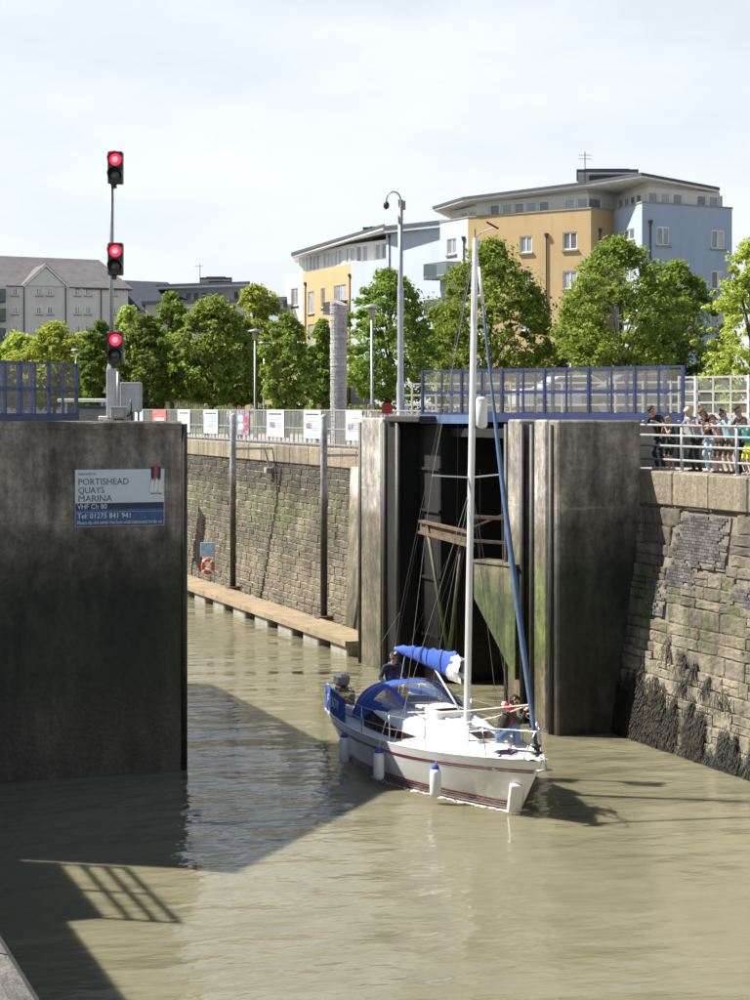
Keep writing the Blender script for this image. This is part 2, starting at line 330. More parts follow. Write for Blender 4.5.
# ------------------------------------------------------------------ builders
class MB:
    def __init__(s): s.v = []; s.f = []; s.mi = []
    def add(s, vs, fs, mi=0):
        o = len(s.v); s.v += [tuple(v) for v in vs]
        s.f += [tuple(i + o for i in f) for f in fs]; s.mi += [mi] * len(fs)
        return s
    def box(s, x0, x1, y0, y1, z0, z1, mi=0, mtx=None):
        v = [Vector((x, y, z)) for z in (z0, z1) for (x, y) in ((x0, y0), (x1, y0), (x1, y1), (x0, y1))]
        if mtx is not None: v = [mtx @ p for p in v]
        return s.add(v, [(0, 3, 2, 1), (4, 5, 6, 7), (0, 1, 5, 4), (1, 2, 6, 5), (2, 3, 7, 6), (3, 0, 4, 7)], mi)
    def rbox(s, x0, x1, y0, y1, z0, z1, b=.02, mi=0, mtx=None):      # box with chamfered edges
        V = []; idx = {}
        for ix, x in enumerate((x0, x1)):
            for iy, y in enumerate((y0, y1)):
                for iz, z in enumerate((z0, z1)):
                    sx, sy, sz = (1, -1)[ix] * b, (1, -1)[iy] * b, (1, -1)[iz] * b
                    for k, p in enumerate(((x, y + sy, z + sz), (x + sx, y, z + sz), (x + sx, y + sy, z))):
                        idx[ix, iy, iz, k] = len(V); V.append(Vector(p))
        Fc = []
        for ix in (0, 1):
            q = [(ix, a, c, 0) for a, c in ((0, 0), (1, 0), (1, 1), (0, 1))]; Fc.append([idx[t] for t in (q if ix else q[::-1])])
        for iy in (0, 1):
            q = [(a, iy, c, 1) for a, c in ((0, 0), (1, 0), (1, 1), (0, 1))]; Fc.append([idx[t] for t in (q[::-1] if iy else q)])
        for iz in (0, 1):
            q = [(a, c, iz, 2) for a, c in ((0, 0), (1, 0), (1, 1), (0, 1))]; Fc.append([idx[t] for t in (q if iz else q[::-1])])
        for a in (0, 1):
            for c in (0, 1):
                Fc.append([idx[0, a, c, 1], idx[1, a, c, 1], idx[1, a, c, 2], idx[0, a, c, 2]])
                Fc.append([idx[a, 0, c, 0], idx[a, 1, c, 0], idx[a, 1, c, 2], idx[a, 0, c, 2]])
                Fc.append([idx[a, c, 0, 0], idx[a, c, 1, 0], idx[a, c, 1, 1], idx[a, c, 0, 1]])
        for t in [(a, b_, c) for a in (0, 1) for b_ in (0, 1) for c in (0, 1)]:
            Fc.append([idx[t + (0,)], idx[t + (1,)], idx[t + (2,)]])
        if mtx is not None: V = [mtx @ p for p in V]
        return s.add(V, Fc, mi)
    def beam(s, a, b, w, h, up=(0, 0, 1), mi=0):                    # rectangular bar between two points
        a, b = Vector(a), Vector(b); d = (b - a).normalized(); up = Vector(up)
        if abs(d.dot(up)) > .99: up = Vector((1, 0, 0))
        sx = d.cross(up).normalized(); sz = sx.cross(d).normalized()
        v = [p + sx * (i * w / 2) + sz * (j * h / 2) for p in (a, b) for i, j in ((-1, -1), (1, -1), (1, 1), (-1, 1))]
        return s.add(v, [(3, 2, 1, 0), (4, 5, 6, 7), (0, 1, 5, 4), (1, 2, 6, 5), (2, 3, 7, 6), (3, 0, 4, 7)], mi)
    def tube(s, pts, r, n=8, mi=0, cap=True):
        pts = [Vector(p) for p in pts]
        rs = r if isinstance(r, (list, tuple)) else [r] * len(pts)
        o = len(s.v); prev = None
        for i, p in enumerate(pts):
            d = (pts[min(i + 1, len(pts) - 1)] - pts[max(i - 1, 0)]).normalized()
            if prev is None:
                a = d.cross(Vector((0, 0, 1)) if abs(d.z) < .9 else Vector((1, 0, 0))).normalized()
            else: a = (prev - d * prev.dot(d)).normalized()
            prev = a; b = d.cross(a)
            for k in range(n):
                t = 2 * math.pi * k / n
                s.v.append(tuple(p + (a * math.cos(t) + b * math.sin(t)) * rs[i]))
        for i in range(len(pts) - 1):
            for k in range(n):
                k2 = (k + 1) % n
                s.f.append((o + i * n + k, o + i * n + k2, o + (i + 1) * n + k2, o + (i + 1) * n + k)); s.mi.append(mi)
        if cap:
            s.f.append(tuple(o + k for k in range(n))[::-1]); s.mi.append(mi)
            s.f.append(tuple(o + (len(pts) - 1) * n + k for k in range(n))); s.mi.append(mi)
        return s
    def lathe(s, prof, n=16, c=(0, 0, 0), axis=None, mi=0):        # prof: (r, h) pairs
        q = Quaternion() if axis is None else Vector((0, 0, 1)).rotation_difference(Vector(axis))
        o = len(s.v); c = Vector(c)
        for r, h in prof:
            for k in range(n):
                t = 2 * math.pi * k / n
                s.v.append(tuple(c + q @ Vector((r * math.cos(t), r * math.sin(t), h))))
        for i in range(len(prof) - 1):
            for k in range(n):
                k2 = (k + 1) % n
                s.f.append((o + i * n + k, o + i * n + k2, o + (i + 1) * n + k2, o + (i + 1) * n + k)); s.mi.append(mi)
        s.f.append(tuple(o + k for k in range(n))[::-1]); s.mi.append(mi)
        s.f.append(tuple(o + (len(prof) - 1) * n + k for k in range(n))); s.mi.append(mi)
        return s
    def prism(s, poly, z0, z1, mi=0):                               # footprint polygon extruded up
        n = len(poly)
        zs0 = z0 if isinstance(z0, (list, tuple)) else [z0] * n
        zs1 = z1 if isinstance(z1, (list, tuple)) else [z1] * n
        v = [(p[0], p[1], zs0[i]) for i, p in enumerate(poly)] + [(p[0], p[1], zs1[i]) for i, p in enumerate(poly)]
        f = [tuple(range(n))[::-1], tuple(range(n, 2 * n))] + [(i, (i + 1) % n, n + (i + 1) % n, n + i) for i in range(n)]
        return s.add(v, f, mi)
    def slab(s, pts, d, mi=0):                                      # planar outline with thickness vector d
        n = len(pts); d = Vector(d); a = [Vector(p) for p in pts]
        v = a + [p + d for p in a]
        return s.add(v, [tuple(range(n))[::-1], tuple(range(n, 2 * n))] + [(i, (i + 1) % n, n + (i + 1) % n, n + i) for i in range(n)], mi)
    def grid(s, P, mi=0, closed=False):                             # P[i][j] points
        o = len(s.v); a, b = len(P), len(P[0])
        for row in P: s.v += [tuple(p) for p in row]
        for i in range(a - 1):
            for j in range(b - (0 if closed else 1)):
                j2 = (j + 1) % b
                s.f.append((o + i * b + j, o + i * b + j2, o + (i + 1) * b + j2, o + (i + 1) * b + j)); s.mi.append(mi)
        return s
    def mesh(s, name, mats, smooth=False, mtx=None):
        me = bpy.data.meshes.new(name)
        vs_ = s.v if mtx is None else [tuple(mtx @ Vector(v)) for v in s.v]
        me.from_pydata(vs_, [], s.f); me.update()
        bm = bmesh.new(); bm.from_mesh(me); bmesh.ops.recalc_face_normals(bm, faces=bm.faces); bm.to_mesh(me); bm.free()
        for m in (mats if isinstance(mats, (list, tuple)) else [mats]): me.materials.append(M[m] if isinstance(m, str) else m)
        if len(set(s.mi)) > 1: me.polygons.foreach_set('material_index', s.mi)
        if smooth: me.polygons.foreach_set('use_smooth', [True] * len(me.polygons))
        return me
    def build(s, name, mats, parent=None, smooth=False, world=False):
        mtx = None
        if parent is not None and world: mtx = parent.matrix_basis.inverted()
        return link(name, s.mesh(name, mats, smooth, mtx), parent)

def link(name, data, parent=None):
    o = bpy.data.objects.new(name, data); COL.objects.link(o)
    if parent is not None: o.parent = parent
    return o
def tag(o, label=None, cat=None, group=None, kind=None):
    if label: o['label'] = label
    if cat: o['category'] = cat
    if group: o['group'] = group
    if kind: o['kind'] = kind
    return o
def thing(name, label, cat, loc=(0, 0, 0), rz=0, group=None):
    o = bpy.data.objects.new(name, None); COL.objects.link(o)
    o.location = loc; o.rotation_euler = (0, 0, rz); o.empty_display_size = .2
    return tag(o, label, cat, group)
def children(o): return [c for c in bpy.data.objects if c.parent == o]
def copy_tree(o, parent=None):
    c = o.copy(); COL.objects.link(c); c.parent = parent
    for ch in children(o): copy_tree(ch, c)
    return c
def structure(o): o['kind'] = 'structure'; return o
def text_mesh(s, size, extr=.003, spacing=1.0):
    cu = bpy.data.curves.new('lettering', 'FONT'); cu.body = s; cu.size = size; cu.extrude = extr; cu.space_character = spacing
    cu.resolution_u = 2
    o = bpy.data.objects.new('lettering', cu)
    me = bpy.data.meshes.new_from_object(o)
    bpy.data.objects.remove(o); bpy.data.curves.remove(cu)
    return me
def lettering(s, size, matk, parent, loc, rot, name='lettering', width=None, spacing=1.0):
    me = text_mesh(s, size, spacing=spacing); me.materials.clear(); me.materials.append(M[matk])
    o = link(name, me, parent); o.location = loc; o.rotation_euler = rot
    if width:
        xs = [v.co.x for v in me.vertices]; o.scale = (width / (max(xs) - min(xs)), 1, 1)
    return o

# ================================================================== THE SETTING
structure(MB().box(-60, 34, -80, 130, -8, 0).build('water', 'water'))
# ground: one sheet behind the lock reaching the horizon
structure(MB().add([(25.6, 58.5, QUAY), (3000, 58.5, QUAY), (3000, 4000, QUAY), (-3000, 4000, QUAY), (-3000, 122, QUAY), (25.6, 122, QUAY)],
                   [(0, 1, 2, 5), (5, 2, 3, 4)]).build('ground', 'asphalt'))
structure(MB().add([(27, 74, QUAY + .004), (36, 74, QUAY + .004), (36, 118, QUAY + .004), (27, 118, QUAY + .004)], [(0, 1, 2, 3)]).build('promenade_paving', 'paving'))
g = [at(-60, 420, 118), at(330, 420, 118), at(330, 420, 150), at(-60, 420, 150)]
structure(MB().add([(p.x, p.y, QUAY + .008) for p in g], [(0, 1, 2, 3)]).build('lawn', 'grass'))
# raised terrace on the right bank and the low quay in front of it
structure(MB().box(26.6, 400, -80, 74, -1, TOP + .03).build('terrace', 'concrete'))
structure(MB().box(24.6, 26.6, -80, 44.3, -1, QUAY).box(23.6, 26.6, 44.3, 47.25, -1, QUAY).build('quay_pavement', 'paving'))
# the photographer's quay, bottom left
structure(MB().add([(-80, -80, QUAY), (.2, -80, QUAY), (.2, 43, QUAY), (-80, 43, QUAY), (-80, -80, -1), (.2, -80, -1), (.2, 43, -1), (-80, 43, -1)],
                   [(0, 1, 2, 3), (1, 5, 6, 2)]).build('left_quay_pavement', 'paving'))

# ------------------------------------------------------------------ stone walls
def rough_blocks(k, nx=4, nz=3, amp=.009, dep=.3, seed=1):
    r = random.Random(seed); out = []
    for q in range(k):
        mb = MB(); P = []
        xs = [-.5, -.44] + [-.5 + i / nx for i in range(1, nx)] + [.44, .5]
        zs = [-.5, -.4] + [-.5 + i / nz for i in range(1, nz)] + [.4, .5]
        for j, z in enumerate(zs):
            row = []
            for i, x in enumerate(xs):
                edge = i in (0, len(xs) - 1) or j in (0, len(zs) - 1)
                d = r.uniform(.008, .022) if edge else r.uniform(-amp, amp)
                jx = r.uniform(-.02, .02); jz = r.uniform(-.055, .055)
                row.append((x + jx, d, z + jz))
            P.append(row)
        mb.grid(P)
        a, b = len(P), len(P[0]); o = len(mb.v)
        ring = [j * b for j in range(a)] + [(a - 1) * b + i for i in range(1, b)] + [j * b + b - 1 for j in range(a - 2, -1, -1)] + [i for i in range(b - 2, 0, -1)]
        mb.v += [(mb.v[i][0], dep, mb.v[i][2]) for i in ring]
        n = len(ring)
        for i in range(n): mb.f.append((ring[i], ring[(i + 1) % n], o + (i + 1) % n, o + i)); mb.mi.append(0)
        out.append(mb)
    return out
def masonry(root, face, u0, u1, z0, z1, hc, lc, matk, limit, keep, seed, skip=lambda u, z: False, name='stone', gap=.016):
    """courses of rough blocks on a battered face; the nearest `limit` are objects, the rest one joined part"""
    r = random.Random(seed)
    protos = rough_blocks(10, seed=seed); meshes = [p.mesh(name, matk, False) for p in protos]
    spots = []; z = z0
    while z < z1 - .05:
        h = min(r.uniform(*hc), z1 - z); u = u0 - r.uniform(0, lc[1])
        while u < u1:
            l = r.uniform(*lc)
            a, b = max(u, u0), min(u + l, u1)
            if b - a > .1 and not skip((a + b) / 2, z + h / 2):
                if h > .3 and r.random() < .3:
                    k_ = r.uniform(.4, .6); spots.append(((a + b) / 2, z + h * k_ / 2, b - a, h * k_)); spots.append(((a + b) / 2, z + h * (1 + k_) / 2, b - a, h * (1 - k_)))
                else: spots.append(((a + b) / 2, z + h / 2, b - a, h))
            u += l
        z += h
    spots.sort(key=lambda s: keep(s))
    rest = MB()
    for i, (u, zc, l, h) in enumerate(spots):
        k = r.randrange(10); off = r.uniform(-.018, .012)
        # local: x along -y world, y (depth) -> +x world
        mt = Matrix.Translation((face(zc) + off, u, zc)) @ Matrix(((0, 1, 0, 0), (-1, 0, 0, 0), (0, 0, 1, 0), (0, 0, 0, 1))) @ Matrix.Rotation(r.uniform(-.012, .012), 4, 'Y') @ Matrix.Diagonal((l - gap, 1, h - gap, 1))
        if i < limit:
            o = link(name, meshes[k], root); o.matrix_basis = root.matrix_basis.inverted() @ mt
        else: rest.add([mt @ Vector(v) for v in protos[k].v], protos[k].f)
    if rest.v: tag(rest.build('stonework', matk, root, world=True), kind='stuff')

# near right quay wall -------------------------------------------------
nface = lambda z: 22.95 + z * .135
qw = thing('quay_wall', 'sunlit old stone quay wall below the railing where onlookers stand', 'wall', (24, 40, 0))
u_n0 = 30.0
MB().add([(nface(-1) + .06, u_n0, -1), (nface(-1) + .06, 44.4, -1), (nface(6.0) + .06, 44.4, 6.0), (nface(6.0) + .06, u_n0, 6.0),
          (24.7, u_n0, -1), (24.7, 44.4, -1), (24.7, 44.4, 6.0), (24.7, u_n0, 6.0)],
         [(0, 1, 2, 3), (4, 7, 6, 5), (3, 2, 6, 7), (0, 4, 5, 1), (0, 3, 7, 4), (1, 5, 6, 2)]).build('mortar_core', 'mortar', qw, world=True)
patches = [(39.6, 42.2, 4.55, 5.85), (40.9, 42.4, 4.0, 4.55), (38.0, 39.35, 3.75, 4.3), (42.3, 43.3, 3.2, 4.1)]
inpatch = lambda u, z: any(a - .02 < u < b + .02 and c < z < d for a, b, c, d in patches)
masonry(qw, nface, 33.6, 44.35, -.35, 6.0, (.22, .5), (.38, 1.2), 'stone', 300, lambda s: -s[0] if False else abs(s[0] - 40), 11, inpatch)
for a, b, c, d in patches:
    mb = MB(); z = c; q = 0
    while z < d - .03:
        u = a - (.11 if q % 2 else 0)
        while u < b:
            u2 = min(u + .225, b); u1_ = max(u, a)
            ed_ = (u1_ < a + .3 or u2 > b - .3 or z < c + .1 or z > d - .12)
            if u2 - u1_ > .05 and not (ed_ and rnd.random() < .38):
                f = nface(z) - .012 + rnd.uniform(-.006, .006)
                mb.box(f, f + .2, u1_ + .006, u2 - .006, z + .005, min(z + .073, d))
            u += .225
        z += .08; q += 1
    tag(mb.build('blue_brick_patch', 'bluebrick', qw, world=True), 'patch of blue grey engineering bricks let into the stone', kind='stuff')
    MB().add([(nface(z_) + o_, u_, z_) for z_ in (c, d) for o_, u_ in ((.016, a), (.3, a), (.3, b), (.016, b))], [(0, 3, 2, 1), (4, 5, 6, 7), (0, 1, 5, 4), (1, 2, 6, 5), (2, 3, 7, 6), (3, 0, 4, 7)]).build('patch_mortar', 'mortar', qw, world=True)
u = 44.3
k = 0
while u > u_n0:
    l = rnd.uniform(1.5, 2.0); a = max(u - l, u_n0)
    mb = MB(); mb.rbox(nface(6.2) - .1 + rnd.uniform(-.015, .015), 24.62, a + .012, u - .012, 6.0, QUAY + .012 + rnd.uniform(-.006, .006), .04)
    mb.build('coping_stone', 'coping', qw, world=True); u = a
# seaweed on the quay wall
mb = MB()
for (uc, zc, w, h, n) in [(43.7, .8, .9, 1.7, 420), (43.0, 1.0, .6, 1.7, 300), (42.2, .95, .35, 1.6, 240), (41.75, .85, .3, 1.5, 200), (41.2, 1.0, .28, .9, 110), (40.3, .85, .3, 1.3, 200), (39.8, .7, .25, 1.3, 190),
                          (38.7, .5, .3, 1.0, 190), (38.2, .5, .3, .9, 160), (37.3, .5, .4, .9, 160), (36.4, .5, .5, .9, 160), (41.4, .25, .5, .3, 60), (39.2, .2, .4, .3, 50), (41.8, 2.6, .22, .3, 16), (41.0, 2.45, .3, .25, 18), (40.4, 2.2, .25, .3, 20), (39.7, 2.0, .3, .25, 16), (38.9, 1.85, .3, .2, 12), (40.9, 1.9, .2, .25, 14)]:
    for i in range(int(n * 2.2)):
        u = uc + rnd.gauss(0, w * .5); z = zc + rnd.triangular(-.6, .6, -.1) * h - .25 * abs(u - uc) / w + .12 * math.sin(u * 17); ln = rnd.uniform(.12, .5); wd = rnd.uniform(.007, .02)
        if z - ln < -.25: z = ln - .2
        x = nface(z) - rnd.uniform(.02, .08); x2 = nface(z - ln) - rnd.uniform(.02, .09)
        s_ = rnd.uniform(-.09, .09)
        mb.add([(x, u - wd, z), (x, u + wd, z), (x2 - .03, u + wd * .8 + s_, z - ln * .6), (x2 - .03, u - wd * .8 + s_, z - ln * .6), (x2, u + s_ * 1.5, z - ln)], [(0, 1, 2, 3), (3, 2, 4)])
tag(mb.build('seaweed', 'weed'), 'black bladder wrack hanging in clumps low on the sunlit quay wall', 'seaweed', kind='stuff')

# lock chamber right wall (beyond the pillar) --------------------------
cface = lambda z: 23.95 + z * .145
cw = thing('lock_chamber_wall', 'long stone lock chamber wall behind the floating pontoon', 'wall', (25, 84, 0))
UA, UB = 63.0, 121.0
MB().add([(cface(-1) + .05, UA, -1), (cface(-1) + .05, UB, -1), (cface(6.1) + .05, UB, 6.1), (cface(6.1) + .05, UA, 6.1), (26, UA, -1), (26, UB, -1), (26, UB, 6.1), (26, UA, 6.1)],
         [(0, 1, 2, 3), (4, 7, 6, 5), (3, 2, 6, 7), (0, 4, 5, 1), (0, 3, 7, 4), (1, 5, 6, 2)]).build('mortar_core', 'cmortar', cw, world=True)
masonry(cw, cface, 67.5, 100.5, -.2, 6.1, (.22, .34), (.5, 1.2), 'cstone', 300, lambda s: s[0] - s[1] * .3, 23, gap=.028)
u = UA
while u < UB:
    l = rnd.uniform(1.6, 2.6); b = min(u + l, UB)
    MB().rbox(cface(6.1) - .09 + rnd.uniform(-.012, .012), 26, u + .012, b - .012, 6.1, QUAY + .012 + rnd.uniform(-.006, .006), .04).build('coping_stone', 'coping', cw, world=True)
    u = b
u0_, u1_ = u_at(344.5, 23.75), u_at(350.5, 24.65)
MB().add([(23.75, UA, -1), (23.75, u0_, -1), (24.65, u1_, 6.2), (24.65, UA, 6.2), (25.5, UA, -1), (25.5, u0_, -1), (25.5, u1_, 6.2), (25.5, UA, 6.2)],
         [(0, 1, 2, 3), (4, 7, 6, 5), (3, 2, 6, 7), (0, 4, 5, 1), (0, 3, 7, 4), (1, 5, 6, 2)]).build('buttress', 'pillar', cw, world=True)

# ------------------------------------------------------------------ lock piers
lp = thing('lock_pier', 'dark algae stained concrete lock pier carrying the marina sign', 'pier', (4, 44, 0))
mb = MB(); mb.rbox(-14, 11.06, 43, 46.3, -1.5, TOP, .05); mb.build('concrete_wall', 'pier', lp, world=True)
MB().tube([(11.1, 43.08, -1.5), (11.1, 43.08, TOP - .05)], .085, 10).build('steel_corner_guard', 'blacksteel', lp, True, world=True)
P = []; q_ = [0, 0, 0]
for k in range(126):
    x = -13.98 + 25.0 * k / 125; q_ = [.7 * v + rnd.uniform(-.012, .012) for v in q_]
    P.append([(x, 43.02, TOP - .22 + q_[0]), (x, 42.975 + q_[1], TOP - .16 + q_[0]), (x, 42.975 + q_[1], TOP - .03 + q_[2]), (x, 43.02, TOP + .018 + q_[2]), (x, 43.45, TOP + .02)])
mb = MB(); mb.grid(P)
mb.build('concrete_capping', 'pier', lp, world=True)
MB().box(-14, 9.3, 46.3, 60, -1.5, TOP - .03).build('gate_recess_block', 'pier', lp, world=True)

rp = thing('lock_pier', 'concrete lock pier in shade between the open gate and the onlookers', 'pier', (24, 45.6, 0))
N0 = 21.3
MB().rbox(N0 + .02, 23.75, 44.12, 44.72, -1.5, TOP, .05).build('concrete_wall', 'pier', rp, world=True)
MB().box(N0 + .45, 23.73, 44.72, 47.2, -1.5, TOP - .01).build('concrete_core', 'jamb', rp, world=True)
MB().rbox(N0 - .02, N0 + .5, 44.74, 45.5, -1.5, TOP + .01, .05).build('concrete_pilaster', 'jamb', rp, world=True)
MB().rbox(N0 - .02, N0 + .5, 46.35, 47.2, -1.5, TOP + .01, .05).build('concrete_pilaster', 'jamb', rp, world=True)
for uu in (44.46, 45.62, 46.25, 47.28):
    MB().tube([(N0 + .0, uu, -1.5), (N0 + .0, uu, TOP - .12)], .085, 10).build('steel_guide', 'blacksteel', rp, True, world=True)
MB().box(N0 + .2, N0 + .46, 45.7, 46.15, -1.5, TOP - .3).build('slot_lining', 'blacksteel', rp, world=True)

pp = thing('lock_pillar', 'pale concrete lock pillar with black steel guards beside pontoon end', 'pillar', (24, 57, 0))
MB().rbox(N0, 26.5, 57.12, 59.1, -1.5, TOP, .05).build('concrete_wall', 'pillar', pp, world=True)
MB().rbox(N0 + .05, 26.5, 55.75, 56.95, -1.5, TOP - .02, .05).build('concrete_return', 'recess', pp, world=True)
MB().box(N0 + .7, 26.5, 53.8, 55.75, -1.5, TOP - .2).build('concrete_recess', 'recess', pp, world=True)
for uu in (59.14, 57.03, 56.86, 55.68):
    MB().tube([(N0 + .02, uu, -1.5), (N0 + .02, uu, TOP - .15)], .1, 10).build('steel_guide', 'blacksteel', pp, True, world=True)
for zz in (6.6, 5.3, 3.2, 1.4):
    MB().box(N0 + .62, N0 + .72, 53.8, 55.6, zz - .04, zz + .04).build('steel_waling', 'recess', pp, world=True)
MB().rbox(N0 - .1, 26.4, 53.6, 56.6, TOP - .12, TOP + .08, .03).build('deck_slab', 'blacksteel', pp, world=True)

# gate recess between pillar and pier
gr = thing('gate_recess', 'black recess in the lock wall where the open gate rests', 'recess', (26, 50.5, 0))
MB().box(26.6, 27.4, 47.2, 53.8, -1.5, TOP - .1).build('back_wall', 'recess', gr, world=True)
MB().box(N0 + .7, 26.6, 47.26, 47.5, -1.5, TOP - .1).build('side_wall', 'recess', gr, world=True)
MB().box(23.8, 26.58, 47.2, 47.255, QUAY - .1, TOP - .05).build('quay_end_wall', 'concrete', gr, world=True)
MB().box(22.3, 26.8, 47.3, 53.9, TOP - .55, TOP - .3).build('sun_block_slab', 'recess', gr, world=True)  # slab added over the recess to keep sunlight out

# ------------------------------------------------------------------ gates with walkways
def walkway(root, a, b, z0, h, ndiv, back, matb='blue', trim=0.0):
    """blue framed mesh walkway: deck beam, rails, each post, each infill panel; back = offset of the second rail"""
    a, b = Vector((a[0], a[1], 0)), Vector((b[0], b[1], 0)); d = (b - a); L = d.length; d.normalize()
    bk = Vector(back)
    side = Vector((-d.y, d.x, 0)); side = side if side.dot(bk) > 0 else -side
    w = bk.length
    z = Vector((0, 0, 1))
    mb = MB(); mb.beam(a + z * (z0 + .02), b + z * (z0 + .02), .12, .24); mb.build('deck_beam', matb, root, world=True)
    mb = MB(); mb.slab([a + side * .06 + z * (z0 + .08), b + side * .06 + z * (z0 + .08), b - d * trim + side * w + z * (z0 + .08), a + side * w + z * (z0 + .08)], (0, 0, .05))
    mb.build('deck', 'galv', root, world=True)
    mb = MB(); mb.beam(a + side * w + z * (z0 + .02), b - d * trim + side * w + z * (z0 + .02), .12, .24); mb.build('deck_beam', matb, root, world=True)
    a_, b_, L_ = a, b, L
    for off in (0, w):
        o_ = side * off
        if off: L = L_ - trim; b = a + d * L
        for zz, t in ((z0 + .16, .05), (z0 + .14 + h * .5, .075), (z0 + .14 + h, .06)):
            MB().beam(a + o_ + z * zz, b + o_ + z * zz, .05, t).build('rail', matb, root, world=True)
        for i in range(ndiv + 1):
            p = a + d * (L * i / ndiv) + o_; t = .085 if i % 2 == 0 else .05
            MB().beam(p + z * (z0 + .1), p + z * (z0 + .14 + h + .02), t, t * .9, up=d).build('post', matb, root, world=True)
        for i in range(ndiv):
            p, q = a + d * (L * i / ndiv + .05) + o_, a + d * (L * (i + 1) / ndiv - .05) + o_
            for zl, zh in ((z0 + .2, z0 + .1 + h * .5), (z0 + .19 + h * .5, z0 + .1 + h)):
                MB().slab([p + z * zl, q + z * zl, q + z * zh, p + z * zh], side * .006).build('mesh_panel', 'mesh', root, world=True)

rg = thing('lock_gate', 'open lock gate with blue mesh walkway above the black recess', 'gate', (22.5, 50.5, TOP))
walkway(rg, (21.62, 54.35), (25.75, 45.45), TOP, 1.32, 12, (1.2, .55, 0), trim=1.55)
MB().beam((21.55, 54.25, TOP - .02), (22.6, 51.98, TOP - .02), .14, .26).build('sunlit_beam', 'bluepale', rg, world=True)  # pale stretch painted as the sunlit end of the deck beam
# gate arms and skin below
def B(p, q, w, h, m, nm): return MB().beam(p, q, w, h).build(nm, m, rg, world=True)
Yg = 56.0
B(at(421, 521, 57), at(472, 533, 54), .2, .07, 'oldtimber', 'gate_arm_flange'); B(at(421, 526.5, 57.05), at(472, 539.5, 54.05), .06, .26, 'rust', 'gate_arm_web'); B(at(421, 532, 57), at(472, 546, 54), .22, .07, 'oldtimber', 'gate_arm_flange')
B(at(466, 530, 53.5), at(507, 513, 53), .1, .06, 'rust', 'gate_arm'); B(at(466, 540, 53.5), at(508, 543, 53), .14, .08, 'oldtimber', 'gate_arm')
B(at(468, 516.5, 53.5), at(508, 518.5, 53), .14, .09, 'oldtimber', 'gate_arm')
for p, q in (((427, 526, 56.5), (447.5, 652, 55.5)), ((463, 533, 55), (449.5, 652, 55.3))):
    MB().tube([at(*p), at(*q)], .055, 8).build('gate_strut', 'weedpole', rg, True, world=True)
for x in (440, 458):
    MB().tube([at(x, 425, 57), at(x - 2, 655, 57)], .012, 5).build('hanging_chain', 'blacksteel', rg, world=True)
# skin plate of the gate leaf with diagonal lower edge, sunlit and green
ps = [at(474, 561, 53.2), at(515, 566, 50.8), at(515, 680, 50.8), at(507, 664, 51.2), at(474, 598, 53.2)]
MB().slab(ps, (.5, .25, 0)).build('gate_leaf', 'greenplate', rg, world=True)
MB().slab([at(473, 559.5, 53.15), at(515, 564.5, 50.7), at(515, 567, 50.7), at(473, 562, 53.15)], (.62, .3, 0)).build('leaf_cap', 'pillar', rg, world=True)
MB().tube([at(480, 470, 53), at(480, 560, 53)], .012, 5).build('hanging_chain', 'blacksteel', rg, world=True)

lg = thing('lock_gate', 'blue mesh walkway of the lock gate on the left pier', 'gate', (6, 46, TOP))
walkway(lg, (9.72, 48.95), (6.2, 45.35), TOP, 1.32, 8, (-1.0, 1.0, 0))

# ------------------------------------------------------------------ marina sign
sg = thing('marina_sign', 'pale blue marina name board fixed to the dark concrete pier', 'sign', (8.5, 42.95, 5.76))
MB().rbox(0, 2.1, .0, .04, 0, 1.32, .008).build('panel', 'signpale', sg)
MB().box(.012, 2.088, -.004, .006, .012, .40).build('blue_band', 'signblue', sg)
MB().box(.012, 2.088, -.004, .006, .401, .548).build('navy_band', 'signnavy', sg)
MB().box(.012, 2.088, -.006, .006, .34, .345).build('thin_line', 'signpale', sg)
rt = (R(90), 0, 0)
lettering('WELCOME TO', .06, 'text_grey', sg, (.07, -.006, 1.2), rt, width=.42)
lettering('PORTISHEAD', .21, 'text_grey', sg, (.07, -.006, .97), rt, width=1.17)
lettering('QUAYS', .21, 'text_grey', sg, (.07, -.006, .775), rt, width=.6)
lettering('MARINA', .21, 'text_grey', sg, (.07, -.006, .585), rt, width=.78)
lettering('VHF Ch 80', .165, 'text_white', sg, (.05, -.008, .415), rt, width=.69)
lettering('Tel: 01275 841 941', .175, 'text_white', sg, (.05, -.008, .195), rt, width=1.24)
lettering('Please do not enter the lock until instructed to do so', .11, 'text_white', sg, (.05, -.008, .065), rt, width=1.98)
lg_ = link('emblem', None, sg)
def flat(name, pts, mk, y=-.006): return MB().slab([(x, y, z) for x, z in pts], (0, .006, 0)).build(name, mk, lg_)
flat('navy_stripe', [(1.78, 1.37), (1.86, 1.37), (1.855, 1.1), (1.78, .95)], 'signnavy', -.004)
flat('red_stripe', [(1.862, 1.42), (1.935, 1.42), (1.93, 1.12), (1.89, .98), (1.862, 1.1)], 'red', -.008)
flat('navy_stripe', [(1.94, 1.37), (2.02, 1.37), (2.01, 1.0), (1.935, 1.1)], 'signnavy', -.004)
for x in (1.74, 1.84, 1.93):
    flat('white_sail', [(x, .78), (x + .115, .76), (x + .09, 1.0), (x + .065, 1.12)], 'white', -.013)
for x in (1.76, 1.85, 1.94):
    flat('small_hull', [(x, .765), (x + .03, .74), (x + .08, .735), (x + .1, .75)], 'red' if x == 1.85 else 'signnavy', -.014)

